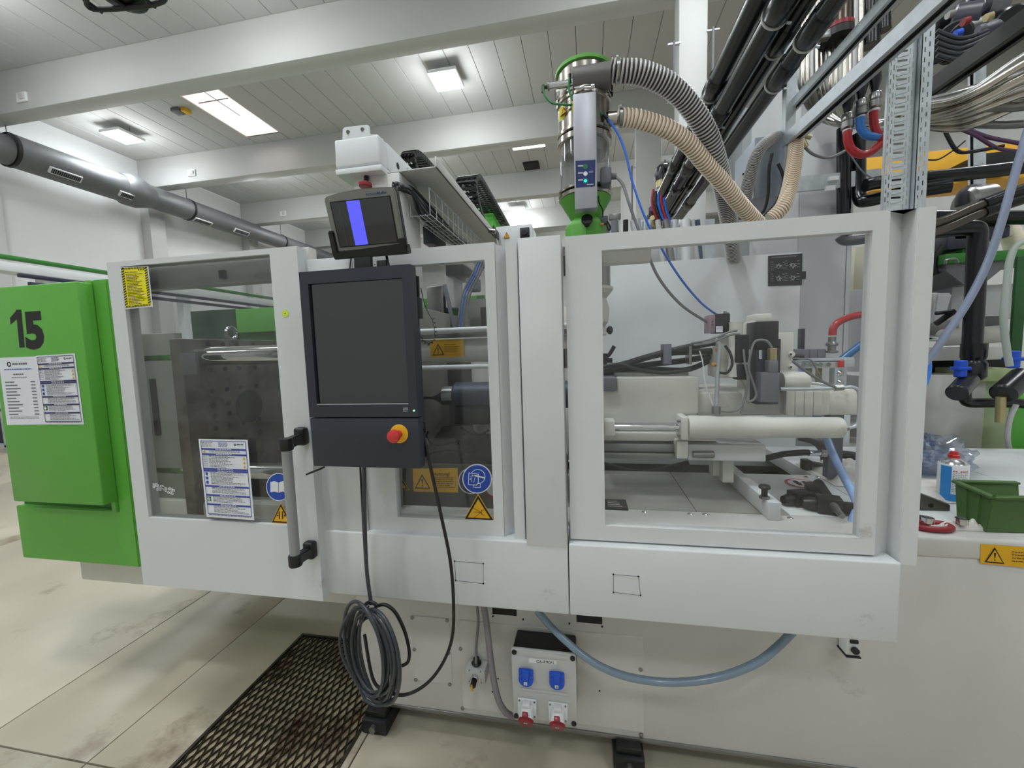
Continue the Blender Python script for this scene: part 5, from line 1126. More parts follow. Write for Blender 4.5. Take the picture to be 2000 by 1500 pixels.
MB().m(W2).box(P(845, 450, Y=3.0), P(870, 475, Y=3.3), .005).build('beam_bracket', ro)
# ================================================================ OVERHEAD BLACK PIPES
# four coupled plastic pipes running away along the hall on a shared rack
def pipe(l, r, row, r_, breaks, y0, y1, lab, rings=9):
    """l, r: sighted left and right outline at one image row; r_ gives the distance"""
    th = []
    for px in (l, r):
        q = P(px, row, Y=1.0); th.append(math.atan2(q.z-EYE, q.x))
    D = r_/math.sin(abs(th[0]-th[1])/2); am = (th[0]+th[1])/2; x_, z = D*math.cos(am), EYE+D*math.sin(am)
    t = thing('black_pipe', (x_, (y0+y1)/2, z), lab, 'pipe', 'black overhead pipes')
    ys_ = sorted([y0, y1]+[P(*q, Z=z).y for q in breaks if P(*q, Z=z).y < y1-.2])
    r_ *= 1.2
    for k in range(len(ys_)-1):
        MB().m(BKP).lathe([(r_, 0), (r_, ys_[k+1]-ys_[k])], (x_, ys_[k], z), (0, 1, 0), 32).build('pipe_length', t)
    for k, yb_ in enumerate(ys_[1:-1]):
        c_ = MB().m(BKP).lathe([(r_, 0), (r_*1.13, .01), (r_*1.13, .16), (r_, .17)], (x_, yb_-.17, z), (0, 1, 0), 32, cap=False).build('coupling', t)
        if k < rings:
            MB().m(LGP).lathe([(r_*1.0, 0), (r_*1.12, .0), (r_*1.12, .010), (r_, .010)], (x_, yb_+.005, z), (0, 1, 0), 32, cap=False).m(ZNC).cyl((x_+r_*.7, yb_-.02, z-r_*1.05), (x_+r_*1.05, yb_-.02, z-r_*1.12), .006, 8).build('clamp_ring', t)
    return x_
pipe(1366, 1395, 200, .044, [(1395, 181), (1318, 330)], .3, 7.2, 'black overhead pipe furthest left of the four, joined to the elbow fittings', 1)
pipe(1402, 1434, 200, .044, [(1500, 31), (1394, 237), (1342, 335), (1322, 372)], .3, 7.2, 'second black overhead pipe from the left, reaching the picture top edge at a ringed coupling', 2)
pipe(1434, 1461, 200, .037, [(1506, 96), (1407, 280), (1345, 367), (1313, 419)], .3, 6.2, 'third black overhead pipe from the left with a ringed coupling near the top', 1)
pipe(1472, 1503, 200, .037, [(1565, 80), (1506, 163), (1345, 403)], .3, 5.6, 'rightmost and lowest black overhead pipe, next to the steel pipes', 2)
e = thing('elbow_fittings', P(1285, 355, Y=4.6), 'black elbow fittings and valves branching from the leftmost pipe', 'pipe fitting')
for (x, y, d, w_) in ((1310, 328, 4.75, 26), (1307, 372, 4.7, 22)):
    MB().m(BKP).cyl(P(x-8, y, Y=d), P(x+14, y+3, Y=d), .07, 20).build('tee', e)
MB().m(BKP).tube([P(x, y, Y=4.7) for x, y in ((1302, 328), (1292, 330), (1288, 342), (1289, 352))], .05, 16).m(BRS).cyl(P(1289, 352, Y=4.7), P(1290, 366, Y=4.7), .042, 16).m(STL).cyl(P(1290, 366, Y=4.7), P(1290, 395, Y=4.7), .032, 14).m(BKP).cyl(P(1290, 374, Y=4.7), P(1302, 374, Y=4.7), .042, 14).build('elbow', e)
rr = random.Random(2)
for k in range(10):
    x, y = 1272+rr.random()*30, 385+rr.random()*48
    MB().m((STL, BRS, STL, VIO)[k % 4]).cyl(P(x, y, Y=4.4), P(x+rr.uniform(-3, 4), y+14, Y=4.5), .03, 12).build('valve_body', e)
for k in range(5): MB().m((REDP, BKR, BLT, REDH, BLT)[k]).tube([P(x, y, Y=4.3) for x, y in ((1276+5*k, 370+4*k), (1274+6*k, 395), (1280+6*k, 420), (1290+6*k, 440))], .013, 8).build('hose', e)
# ================================================================ STRUTS, TRAY, CABINETS
def strut(name, a, b, w_, m_, lab, slot=True):
    a, b = Vector(a), Vector(b); d = (b-a); L2 = d.length; d.normalize(); side = Vector((0, 0, 1)).cross(d).normalized(); up_ = d.cross(side)
    t = thing(name, a, lab, 'strut')
    c = (a+b)/2
    for s_ in (-1, 1):
        MB().m(m_).obox(c+side*(s_*w_/2), side*.0015, d*(L2/2), up_*(w_/2)).obox(c+side*(s_*w_*.36)-up_*(w_/2), side*(w_*.14), d*(L2/2), up_*.0015).build('flange', t)
    MB().m(m_).obox(c+up_*(w_/2), side*(w_/2), d*(L2/2), up_*.0015).build('web', t)
    MB().m(GAP).obox(c-up_*(w_*.30), side*(w_*.30), d*(L2/2), up_*.002).build('slot_shadow', t)
    return t
strut('channel_strut', P(1530, 285, Z=2.62), P(1905, -60, Z=2.62), .058, ZNC, 'wide galvanised channel strut crossing the upper right, the nearer of two')
strut('channel_strut', P(1545, 212, Z=2.80), P(1800, -70, Z=2.80), .041, ZNC, 'narrow galvanised channel strut above and left of the wide one')
a = P(1540, 235, Y=2.5); strut('hanger_strut', (a.x, 2.5, a.z-.32), (a.x+.001, 2.5, a.z+.42), .045, ZNC, 'upright galvanised strut holding the two sloping struts')
# perforated cable tray
tr = [P(*q, Y=1.9) for q in ((1757, 100), (1787, 88), (1777, 420), (1722, 420))]
tx0, tx1 = 1.172, 1.262
zt_a, zt_b = 2.08, 2.70
ct = thing('cable_tray', (1.22, 1.9, 1.2), 'galvanised perforated cable tray standing behind the right guard post', 'cable tray')
def slotted(t, x0, x1, z0, z1, y, cols, th=.002):
    """upright sheet with rows of real slots; cols = (x, width, slot length, pitch, phase)"""
    cols = sorted(cols); x = x0
    for cx, w_, sl_, pt, ph in cols:
        t.box((x, y, z0), (cx-w_/2, y+th, z1)); z = z0; k = 0
        zs = z0+ph
        while zs < z1:
            t.box((cx-w_/2, y, z), (cx+w_/2, y+th, zs)); z = zs+sl_; zs += pt
        x = cx+w_/2
    t.box((x, y, z0), (x1, y+th, z1)); return t
slotted(MB().m(ZNC), tx0, tx1, 1.0, 2.70, 1.9, [(tx0+.007, .0035, .020, .034, .0), (tx0+.017, .0035, .020, .034, .017), ((tx0+tx1)/2-.001, .034, .008, .034, .01), (tx1-.021, .0035, .020, .034, .0), (tx1-.010, .0035, .020, .034, .017)]).build('perforated_web', ct)
em = MB().m(ZNC); z_ = 1.02
while z_ < 2.68:
    em.obox(((tx0+tx1)/2, 1.899, z_+.012), (.019, 0, .003), (0, .0012, 0), (-.0003, 0, .0035)); z_ += .034
em.build('pressed_ribs', ct, kind='stuff')
MB().m(ZNC).box((tx0-.001, 1.9, 1.0), (tx0+.001, 1.912, 2.70)).build('side_flange', ct)
MB().m(ZNC).box((tx1-.001, 1.9, 1.0), (tx1+.001, 1.945, 2.70)).build('side_flange', ct)
sx = 1.305
tm = slotted(MB().m(ZNC), tx1+.004, sx, 1.0, 2.82, 1.88, [(tx1+.014, .004, .018, .036, .0), (tx1+.029, .004, .018, .036, .018)])
tm.box((tx1+.004, 1.88, 1.0), (tx1+.006, 1.93, 2.82)).build('slotted_angle', ct)
# wall cabinets behind
cab = thing('control_cabinet', (1.9, 3.1, 0), 'tall light grey control cabinet behind the injection unit', 'cabinet')
ca = P(1562, 300, Y=3.0); cb_ = P(1672, 300, Y=3.0)
MB().m(CGY).box((ca.x, 3.0, .1), (cb_.x, 3.8, 3.35), .006).build('body', cab)
MB().m(CGY).box((ca.x+.01, 2.99, .15), ((ca.x+cb_.x)/2+.12, 3.0, 3.3), .003).build('door', cab); MB().m(CGY).box(((ca.x+cb_.x)/2+.125, 2.99, .15), (cb_.x-.01, 3.0, 3.3), .003).build('door', cab)
MB().m(GAP).box(P(1567, 530, Y=2.985), P(1573, 545, Y=2.99)).build('lock', cab)
MB().m(ZNC).box(P(1520, 351, Y=2.9), P(1720, 359, Y=2.88)).m(WHT).box(P(1620, 345, Y=2.86), P(1635, 353, Y=2.88)).box(P(1614, 363, Y=2.86), P(1628, 373, Y=2.88)).build('mounting_rail', cab)
MB().m(mat('box_midgrey', (120, 124, 126), .5, metal=.3)).box(Vector((P(1450, 240, Y=5.8).x, 5.8, 0)), P(1525, 240, Y=6.3), .01).build('grey_duct_box', label='tall grey sheet metal box behind the pale grey hose', cat='cabinet')  # plain mid grey sheet metal
wc = thing('junction_cabinet', P(1495, 385, Y=2.5), 'pale grey wall box with a white slanted flap behind the beige hose', 'cabinet')
MB().m(mat('box_bluegrey', (142, 150, 162), .45)).box(P(1472, 388, Y=2.5), P(1503, 310, Y=2.8), .004).build('body', wc)
MB().m(W).prism([P(x, y, Y=2.48) for x, y in ((1436, 352), (1470, 318), (1472, 386), (1436, 410))], (0, .02, 0), .002).m(PRK).cyl(P(1452, 340, Y=2.479), P(1452, 340, Y=2.475), .006, 10).build('flap', wc)
MB().m(BKR).tube([P(x, y, Y=2.45) for x, y in ((1508, 300), (1502, 330), (1500, 380), (1490, 415), (1470, 425))], .008, 8).tube([P(x, y, Y=2.45) for x, y in ((1520, 320), (1530, 350), (1520, 390), (1500, 415), (1488, 425))], .008, 8).build('cable_loop', wc)
# white hall panel seen through right window
MB().m(mat('white_door_leaf', (218, 218, 226), .6)).box(Vector((P(1487, 640, Y=6).x, 6, 0)), P(1512, 460, Y=6.05)).build('white_panel', label='white upright panel seen through the right guard window', cat='panel')
# ================================================================ STAINLESS PIPE BUNDLE upper right
rr = random.Random(11)
for k in range(14):
    x_ = 1562+k*9.2; d_ = 2.9-.02*k
    zt_ = [P(x_, -60, Y=d_), P(x_, 40, Y=d_), P(x_-1, 120, Y=d_), P(x_+2, 165+k*2, Y=d_), P(x_+22, 212+k*2.0, Y=d_), P(x_+70, 240+k*1.2, Y=d_-.1), P(1760, 246+rr.uniform(-18, 10)-k*1.5, Y=d_-.25), P(1880, 240-k*5+rr.uniform(-18, 18), Y=d_-.45), P(2040, 215-k*10+rr.uniform(-25, 25), Y=d_-.6), P(2400, 150-k*16, Y=d_-.9)]
    MB().m(SSS if k % 3 else STL).tube(zt_, rr.choice((.013, .018, .021)), 14).build('steel_pipe', label='bright stainless pipe bending from vertical to the right in the bundle above', cat='pipe', group='stainless pipes of the overhead bundle')
cl_ = thing('pipe_clamp', P(1632, 62, Y=2.7), 'black pipe clamp with a red band on the stainless pipes', 'pipe clamp')
MB().m(mat('pipe_smoked', (94, 84, 76), .25, metal=.8)).cyl(P(1634, -30, Y=2.72), P(1634, 58, Y=2.72), .075, 28).build('wide_pipe', cl_)
MB().m(REDP).cyl(P(1634, 56, Y=2.72), P(1634, 64, Y=2.72), .082, 28).m(BK).cyl(P(1634, 66, Y=2.72), P(1634, 80, Y=2.72), .086, 28).m(STL).box(P(1592, 76, Y=2.66), P(1616, 66, Y=2.7), .003).build('clamp_band', cl_)
for (x, z0_, z1_, r_) in ((1662, -40, 130, .045), (1700, -40, 90, .05), (1725, -60, 60, .04)):
    MB().m(BKP).cyl(P(x, z0_, Y=3.05), P(x, z1_, Y=3.05), r_, 20).build('drop_pipe', label='black drop pipe behind the sloping struts, %s of three' % {1662: 'left', 1700: 'middle', 1725: 'right'}[x], cat='pipe')
# dark mass of plant overhead
dm_ = thing('overhead_plant', P(1870, 60, Y=3.3), 'dark overhead pipework and motors in the upper right corner', 'pipework')
for k in range(11):
    x, y = 1830+rr.random()*120, 10+rr.random()*95
    MB().m((BKR, DK, BKP)[k % 3]).cyl(P(x-26, y, Y=3.3+rr.random()*.4), P(x+30, y-14+rr.uniform(-6, 6), Y=3.4+rr.random()*.5), .06+.05*rr.random(), 18, .01).build('motor_body', dm_)
for k in range(6):
    MB().m((STL, BLP, REDP, STB, PRG, BRS)[k]).cyl(P(1850+k*15, 30+((k*37) % 60), Y=3.15), P(1862+k*15, 26+((k*37) % 60), Y=3.15), .022, 14).build('fitting', dm_)
for k in range(5): MB().m(CBL).tube([P(1830, 60+k*12, Y=3.1), P(1875, 75+k*10, Y=3.1), P(1930, 60+k*6, Y=3.1)], .012, 8).build('cable', dm_)
strut('channel_strut', P(1806, 185, Z=3.1), P(2080, -10, Z=3.1), .09, mat('strut_dark', (70, 70, 70), .5, metal=.5), 'dark slotted channel strut in the far upper right corner')
a = P(1930, 60, Y=3.4); strut('hanger_strut', P(1908, 420, Y=3.6), P(1908, 60, Y=3.6), .06, ZNC, 'upright galvanised strut right of the perforated tray')
# hose drops: couplers with red and blue hoses
def drop(px, top, bot, m_, pts_, lab):
    t = thing('hose_coupler', P(px, bot, Y=2.15), lab, 'hose coupler')
    MB().m(BKP).lathe([(.012, 0), (.024, .05), (.014, .16)], P(px, bot-32, Y=2.15), seg=16).build('cone_nipple', t)
    MB().m(STL).lathe([(.020, 0), (.024, .004), (.024, .03), (.021, .034), (.024, .038), (.024, .06), (.020, .066)], P(px, bot, Y=2.15), seg=20).m(ZNC).lathe([(.019, 0), (.019, .012)], P(px, bot+7, Y=2.15), seg=16).build('brass_collar', t)
    MB().m(m_).tube([P(x, y, Y=2.13) for x, y in pts_], .0165, 14).build('hose', t, 'short %s hose' % ('blue' if m_ is BLH else 'red'))
drop(1655, 190, 252, REDH, [(1655, 256), (1656, 275), (1664, 293), (1682, 302), (1702, 296), (1720, 282), (1735, 276)], 'hose coupler with a red hose, leftmost of the three')
drop(1681, 170, 226, BLH, [(1680, 230), (1681, 248), (1690, 262), (1706, 267), (1726, 266)], 'hose coupler with a blue hose, the middle one')
drop(1708, 150, 212, REDH, [(1706, 218), (1707, 240), (1712, 258), (1724, 272), (1738, 278)], 'hose coupler with a red hose, nearest the cable tray')
# black hoses beneath
BP = lambda pts_, r_, lab, m_=BKP, cat='pipe': MB().m(m_).tube([P(x, y, Y=q) for x, y, q in pts_], r_, 20, 10).build('black_pipe', label=lab, cat=cat)
BP([(1648, 250, 2.9), (1648, 420, 2.9)], .036, 'straight black drop pipe left of the perforated tray')
BP([(1678, 262, 2.9), (1677, 360, 2.9), (1680, 388, 2.88), (1695, 392, 2.85), (1760, 378, 2.8), (1860, 362, 2.7)], .036, 'black pipe with an elbow turning right behind the tray')
BP([(1690, 362, 2.8), (1720, 356, 2.8), (1800, 348, 2.8), (1900, 338, 2.8), (2050, 320, 2.8), (2500, 262, 2.8)], .036, 'black horizontal pipe passing behind the tray')
BP([(1780, 424, 3.3), (1840, 424, 3.3), (1920, 425, 3.3), (2010, 425, 3.3), (2500, 428, 3.3)], .045, 'dark horizontal pipe right of the guard post')
BP([(1790, 455, 2.9), (1850, 448, 2.9), (1896, 445, 2.9), (1909, 452, 2.9), (1908, 480, 2.9), (1905, 560, 2.9), (1900, 650, 2.9), (1896, 715, 2.9)], .045, 'thick black pipe elbowed down in front of the grey hopper')
MB().m(BKP).lathe([(.045, 0), (.062, .02), (.062, .10), (.05, .12), (.058, .14), (.058, .22)], P(1898, 742, Y=2.9), seg=24).cyl(P(1892, 742, Y=2.85), P(1868, 768, Y=2.7), .048, 20, .006).tube([P(x, y, Y=2.8) for x, y in ((1885, 765), (1886, 782), (1898, 787), (1925, 787), (1980, 787), (2010, 790))], .028, 16).build('pipe_fitting', label='black branch fitting at the foot of the thick black pipe', cat='pipe fitting')
MB().m(BKP).cyl(P(1998, 735, Y=2.7), P(1958, 770, Y=2.6), .055, 20, .008).m(BRS).cyl(P(1955, 775, Y=2.6), P(1953, 825, Y=2.6), .02, 14).build('pipe_fitting', label='black branch fitting at the right picture edge', cat='pipe fitting')
for px, py, lb in ((1876, 720, 'beside the thick black pipe'), (1979, 702, 'at the right picture edge')):
    c = P(px, py, Y=2.8); MB().m(BLP).cyl((c.x, 2.8, c.z-.05), (c.x, 2.8, c.z+.05), .028, 14, .005).box((c.x-.034, 2.77, c.z-.008), (c.x+.034, 2.83, c.z+.012), .004).build('blue_valve', label='bright blue valve '+lb, cat='valve')
BP([(1640, 462, 2.3), (1648, 470, 2.3), (1668, 470, 2.3), (1700, 466, 2.3), (1735, 462, 2.3)], .022, 'dark rubber hose seen in the top corner of the right window', CBL, 'hose')
BP([(1650, 455, 2.32), (1670, 448, 2.32), (1700, 440, 2.3), (1760, 430, 2.3)], .02, 'dark rubber hose rising behind the guard top corner', CBL, 'hose')
# insulated hose pair towards the right edge
for k, (dy, lb) in enumerate(((0, 'upper'), (16, 'lower'))):
    MB().m(mat('braid_hose%d' % k, (96, 90, 84), .35, metal=.6)).tube([P(x, y+dy, Y=2.5) for x, y in ((1800, 445), (1850, 428), (1895, 408), (1930, 395), (2010, 368))], .022, 14).m(BKP).tube([P(x, y+dy, Y=2.5) for x, y in ((1920, 399), (1960, 384), (2020, 364))], .03, 14).build('braided_hose', label='%s braided metal hose running up to the right edge' % lb, cat='hose')
# red and blue hoses in the window
MB().m(REDH).tube([P(x, y, Y=1.95) for x, y in ((1626, 655), (1628, 640), (1640, 628), (1665, 618), (1700, 612), (1730, 608))], .0145, 14).m(STL).lathe([(.016, 0), (.024, .003), (.024, .01), (.015, .013), (.015, .03), (.022, .033), (.022, .042), (.014, .05), (.014, .07)], P(1624, 690, Y=1.95), seg=18).build('water_hose', label='red water hose rising to the right inside the window', cat='hose')
MB().m(mat('hose_teal', (52, 108, 160), .28)).tube([P(x, y, Y=1.95) for x, y in ((1640, 706), (1660, 690), (1690, 668), (1730, 640))], .0155, 14).build('water_hose', label='blue water hose rising to the right inside the window', cat='hose')
wm = thing('water_manifold', P(1600, 700, Y=1.95), 'grey water manifold block on a galvanised bracket inside the window', 'manifold')
for x in (1566, 1582, 1598): boxpx(MB().m(PRG), 1.95, x, 682, x+15, 702, .08, .003).build('manifold_block', wm)
boxpx(MB().m(ZNC), 1.90, 1552, 701, 1668, 706, .06, .001).build('bracket_rail', wm)
o_ = MB().m(ZNC)
boxpx(o_, 1.90, 1566, 706, 1650, 718, .003, .001).build('bracket_plate', wm)
for x in (1570, 1583, 1592, 1603, 1619): MB().m(STL).cyl(P(x, 712, Y=1.899), P(x, 712, Y=1.885), .009, 6).build('hex_bolt', wm)
boxpx(MB().m(ZNC), 1.90, 1631, 718, 1648, 770, .04, .001).build('upright_strut', wm)
boxpx(MB().m(mat('strut_grey', (98, 102, 110), .5, metal=.5)), 1.95, 1622, 770, 1644, 935, .04, .001).build('upright_strut', wm)
for y in (729, 747): MB().m(STB).lathe([(.012, 0), (.012, .006), (.007, .012)], P(1640, y, Y=1.9), (0, -1, 0), 14).build('hex_bolt', wm)
boxpx(MB().m(RED), 1.885, 1641, 705, 1650, 717, .02, .001).build('end_cap', wm)
boxpx(MB().m(ZNC), 1.88, 1650, 701, 1669, 716, .04, .001).build('strut_end', wm)
for x, y in ((1577, 718), (1597, 718)): boxpx(MB().m(BRS), 1.98, x, y, x+8, 757, .02, .001).build('brass_nipple', wm)
boxpx(MB().m(DK), 2.0, 1565, 642, 1571, 700, .03, .001).build('black_bar', wm)
MB().m(HBL).tube([P(x, y, Y=q) for x, y, q in ((1566, 715, 2.0), (1572, 740, 2.0), (1580, 765, 2.0), (1590, 800, 1.98), (1612, 850, 1.9), (1628, 890, 1.8), (1648, 930, 1.7), (1668, 968, 1.62), (1674, 990, 1.58), (1668, 1012, 1.54), (1655, 1040, 1.5))], .0145, 14, 12).build('clear_hose', label='translucent light blue hose crossing the right window down to the bed', cat='hose')
BP([(1525, 703, 1.9), (1560, 697, 1.9), (1568, 697, 1.9)], .012, 'short black rubber grip beside the manifold', BKR, 'hose')
# ================================================================ NEIGHBOUR MACHINES (right)
nm = thing('neighbour_machine', (3.2, 3.4, 0), 'white and green moulding machine standing behind at the right', 'machine')
yN = 3.1
def nb(name, y, x0, y0, x1, y1, d, m_, bev=.006, lab=None): return boxpx(MB().m(m_), y, x0, y0, x1, y1, d, bev).build(name, nm, lab)
nb('base_cabinet', yN, 1700, 736, 1912, 960, .8, W2); nb('base_cabinet', yN+.02, 1914, 744, 1975, 960, .8, mat('pale_green', (184, 196, 160), .5)); nb('table_block', yN-.05, 1918, 722, 2010, 744, .5, mat('pale_green2', (176, 190, 140), .5))
nb('green_post', yN-.25, 1978, 770, 2060, 940, .02, GRB)
nb('green_post', yN-.2, 1988, 500, 1996, 700, .02, mat('deep_green', (34, 84, 38), .5))
MB().m(GAP).tube([P(x, y, Y=yN-.01) for x, y in ((1801, 772), (1794, 773), (1794, 800), (1801, 800))], .010, 6, smooth=False).build('door_handle', nm)
nb('carriage', yN+.2, 1790, 628, 1945, 655, .4, STL); nb('carriage', yN+.15, 1874, 618, 1958, 648, .3, W2); nb('carriage', yN+.3, 1860, 560, 2010, 620, .4, CGY); nb('carriage', yN+.1, 1790, 682, 1960, 702, .3, W2)
nb('dark_gap', yN+.3, 1790, 702, 1990, 738, .4, GAP); nb('dark_panel', yN+.12, 1912, 618, 1955, 648, .05, mat('smoke', (84, 84, 84), .5))
MB().m(WI).cyl(P(1835, 660, Y=yN), P(1960, 652, Y=yN), .055, 28, .015).m(CHR).cyl(P(1785, 662, Y=yN), P(1836, 660, Y=yN), .02, 16).build('cylinder', nm)
MB().m(W).prism([P(x, y, Y=yN) for x, y in ((1830, 572), (1862, 572), (1845, 630), (1822, 630))], (0, .15, 0), .01).build('lever_guard', nm)
MB().m(WI).cyl(P(1790, 600, Y=yN+.1), P(1826, 595, Y=yN+.1), .08, 24).build('barrel_cover', nm)
MB().m(BK).cyl(P(1828, 612, Y=yN-.1), P(1862, 608, Y=yN-.1), .012, 10).obox(P(1846, 620, Y=yN-.1), Vector((.05, 0, .04)), Vector((0, .01, 0)), Vector((-.01, 0, .012)), .004).build('gripper_handle', nm)
hp = thing('grey_hopper', P(1900, 560, Y=3.4), 'grey steel funnel hopper on the neighbouring machine', 'hopper')
q = [P(x, y, Y=3.2) for x, y in ((1846, 514), (1960, 506), (1962, 522), (1925, 552), (1880, 556), (1846, 530))]
MB().m(HOP).prism(q, (0, .4, 0), .004).build('funnel', hp)
MB().m(GRD).box(P(1845, 515, Y=3.18), P(1965, 510, Y=3.65), .003).build('green_rim', hp)
MB().m(GRD).prism([P(x, y, Y=3.3) for x, y in ((1880, 512), (1884, 478), (1926, 472), (1934, 508))], (0, .25, 0), .01).build('green_body', hp)
MB().m(DK).box(P(1850, 488, Y=3.3), P(1882, 468, Y=3.5), .01).m(DK).box(P(1862, 470, Y=3.3), P(1918, 455, Y=3.5), .01).m(BK).tube([P(x, y, Y=3.25) for x, y in ((1842, 480), (1828, 500), (1824, 525), (1828, 536))], .02, 10).build('drive_unit', hp)
MB().m(SSS).cyl(P(1925, 470, Y=3.5), P(1925, 435, Y=3.5), .12, 24).build('steel_neck', hp)
MB().m(STL).tube([P(x, y, Y=3.15) for x, y in ((1846, 516), (1848, 508), (1866, 506), (1870, 514))], .008, 8).build('rim_handle', hp)
# busy pipe rack glimpsed between the rear guard and the door top
pk = thing('pipe_rack', P(1310, 500, Y=3.4), 'rack of pale pipes and struts glimpsed above the rear guard', 'pipe rack')
rr = random.Random(21)
for k, (xa_, xb_, m_, r__) in enumerate(((1200, 1206, PRG, .03), (1222, 1222, GAP, .02), (1240, 1262, CGY, .04), (1260, 1256, ZNC, .025), (1285, 1300, LGP, .02), (1300, 1318, STL, .03), (1318, 1312, ZNC, .03), (1338, 1340, WHT, .04), (1352, 1368, LGP, .02), (1362, 1372, mat('hose_petrol', (60, 84, 100), .4), .02), (1270, 1240, LGP, .02), (1330, 1290, STL, .02))):
    MB().m(m_).cyl(P(xa_, 430, Y=3.4+.02*k), P(xb_, 560, Y=3.4+.02*k), r__, 14).build('rack_pipe', pk)
MB().m(ZNC).box(P(1376, 560, Y=3.3), P(1393, 430, Y=3.34)).build('slotted_rail', pk)
MB().m(LGP).box(P(1190, 474, Y=3.7), P(1420, 466, Y=3.75)).box(P(1190, 560, Y=3.9), P(1420, 450, Y=3.95)).build('rear_panel', pk)
# black round bend
MB().m(mat('coil_black', (40, 40, 44), .5)).tube([P(x, y, Y=3.5) for x, y in ((1884, 400), (1886, 382), (1900, 374), (1914, 380), (1918, 394))], .05, 16).m(STL).cyl(P(1880, 402, Y=3.5), P(1935, 394, Y=3.5), .12, 24, .02).build('loader_head', label='steel loader head with a round black hose bend on the far machine', cat='material loader')
MB().m(HOB).tube([P(x, y, Y=3.6) for x, y in ((1952, 420), (1966, 445), (1980, 470), (1984, 490))], .06, 16).build('far_hose', label='pale beige hose at the right picture edge', cat='hose')
# rear right cabinet seen in window edge
rc_ = thing('far_cabinet', P(1680, 900, Y=3.6), 'grey cabinet with glass doors behind the right window edge', 'cabinet')
boxpx(MB().m(CGY), 3.6, 1669, 566, 1730, 935, .5, .005).build('body', rc_); boxpx(MB().m(PRG), 3.58, 1690, 575, 1720, 725, .02, .003).build('glass_door', rc_)
boxpx(MB().m(mat('beige_frame', (210, 205, 184), .6)), 4.5, 1670, 482, 1730, 566, .2, .005).build('top_frame', rc_)
# shelves at the back right of the window
sh_ = thing('shelf_unit', P(1680, 880, Y=2.9), 'white shelf frame low behind the right window edge', 'shelf')
boxpx(MB().m(W), 2.7, 1645, 770, 1658, 900, .05, .003).build('upright', sh_)
for y in (792, 832, 874): boxpx(MB().m(W2), 2.72, 1652, y, 1740, y+5, .3, .002).build('shelf_board', sh_)
# yellow crane girder
yg_ = thing('crane_girder', P(1850, 330, Y=6.2), 'yellow crane girder crossing behind the perforated tray', 'crane')
a, b = P(1693, 308, Y=6.2), P(1693, 376, Y=6.2)
MB().m(YELB).box((a.x, 6.2, b.z), (9, 6.5, a.z), .01).build('girder', yg_); MB().m(YELB).box((a.x, 6.1, b.z-.02), (9, 6.6, b.z+.03), .005).build('bottom_flange', yg_)
bm2 = boxpx(MB().m(BK), 5.8, 1912, 300, 2010, 322, .4, .01).build('trolley_motor', yg_)
# loose cables over the right side
for k, pts_ in enumerate((((1840, 238), (1850, 265), (1870, 295), (1900, 296), (1960, 285)), ((1830, 244), (1880, 250), (1930, 268), (1990, 280), (2020, 290)), ((1840, 240), (1900, 262), (1950, 290), (2010, 296)), ((1800, 310), (1830, 312), (1860, 295), (1885, 275)), ((1660, 300), (1680, 330), (1700, 346), (1722, 350)), ((1556, 262), (1570, 285), (1590, 302), (1620, 308), (1650, 295)))):
    MB().m((BKR, VIO, VIO, BK, PRG, GRC)[k]).tube([P(x, y, Y=2.6) for x, y in pts_], (.009, .010, .009, .004, .004, .008)[k], 8).build('loose_cable', label=('dark cable looping below the right end of the steel bundle', 'violet cable sweeping to the right edge, upper one', 'violet cable sweeping to the right edge, lower one', 'thin black wire right of the tray over the yellow girder', 'thin wire left of the tray sagging to the black pipe', 'grey-green hose hanging from the brass valve left of the red coupler')[k], cat='cable')
MB().m(BRS).cyl(P(1558, 258, Y=2.6), P(1574, 288, Y=2.6), .016, 12).cyl(P(1552, 262, Y=2.6), P(1584, 268, Y=2.6), .013, 12).build('brass_valve', label='brass valve hanging below the wide galvanised strut', cat='valve')
MB().m(mat('hose_bluegrey', (140, 150, 176), .3)).tube([P(x, y, Y=q) for x, y, q in ((2020, 215, 2.0), (1985, 330, 2.0), (1960, 420, 2.0), (1930, 510, 2.0), (1890, 590, 2.0), (1850, 650, 2.0), (1815, 700, 2.0), (1770, 745, 2.0))], .0135, 14, 12).build('water_hose', label='pale blue-grey hose slanting down from the upper right edge', cat='hose')
MB().m(mat('tube_skyblue', (70, 140, 240), .35)).tube([P(x, y, Y=2.3) for x, y in ((1796, 680), (1812, 696), (1816, 715), (1812, 740), (1800, 762), (1775, 785))], .008, 10).m(BRS).cyl(P(1788, 673, Y=2.3), P(1799, 683, Y=2.3), .012, 12).build('air_tube', label='sky-blue tube curling beside the guard post', cat='tube')
MB().m(mat('hose_milky', (168, 178, 170), .35)).tube([P(x, y, Y=2.4) for x, y in ((2010, 470), (1985, 480), (1972, 510), (1966, 560), (1960, 620), (1966, 680), (1972, 715))], .014, 12).build('water_hose', label='milky hose hanging near the right picture edge', cat='hose')
MB().m(LGP).tube([P(x, y, Y=2.7) for x, y in ((1985, 790), (1972, 820), (1968, 860), (1976, 890))], .012, 10).build('water_hose', label='pale hose in front of the green post at the right edge', cat='hose')
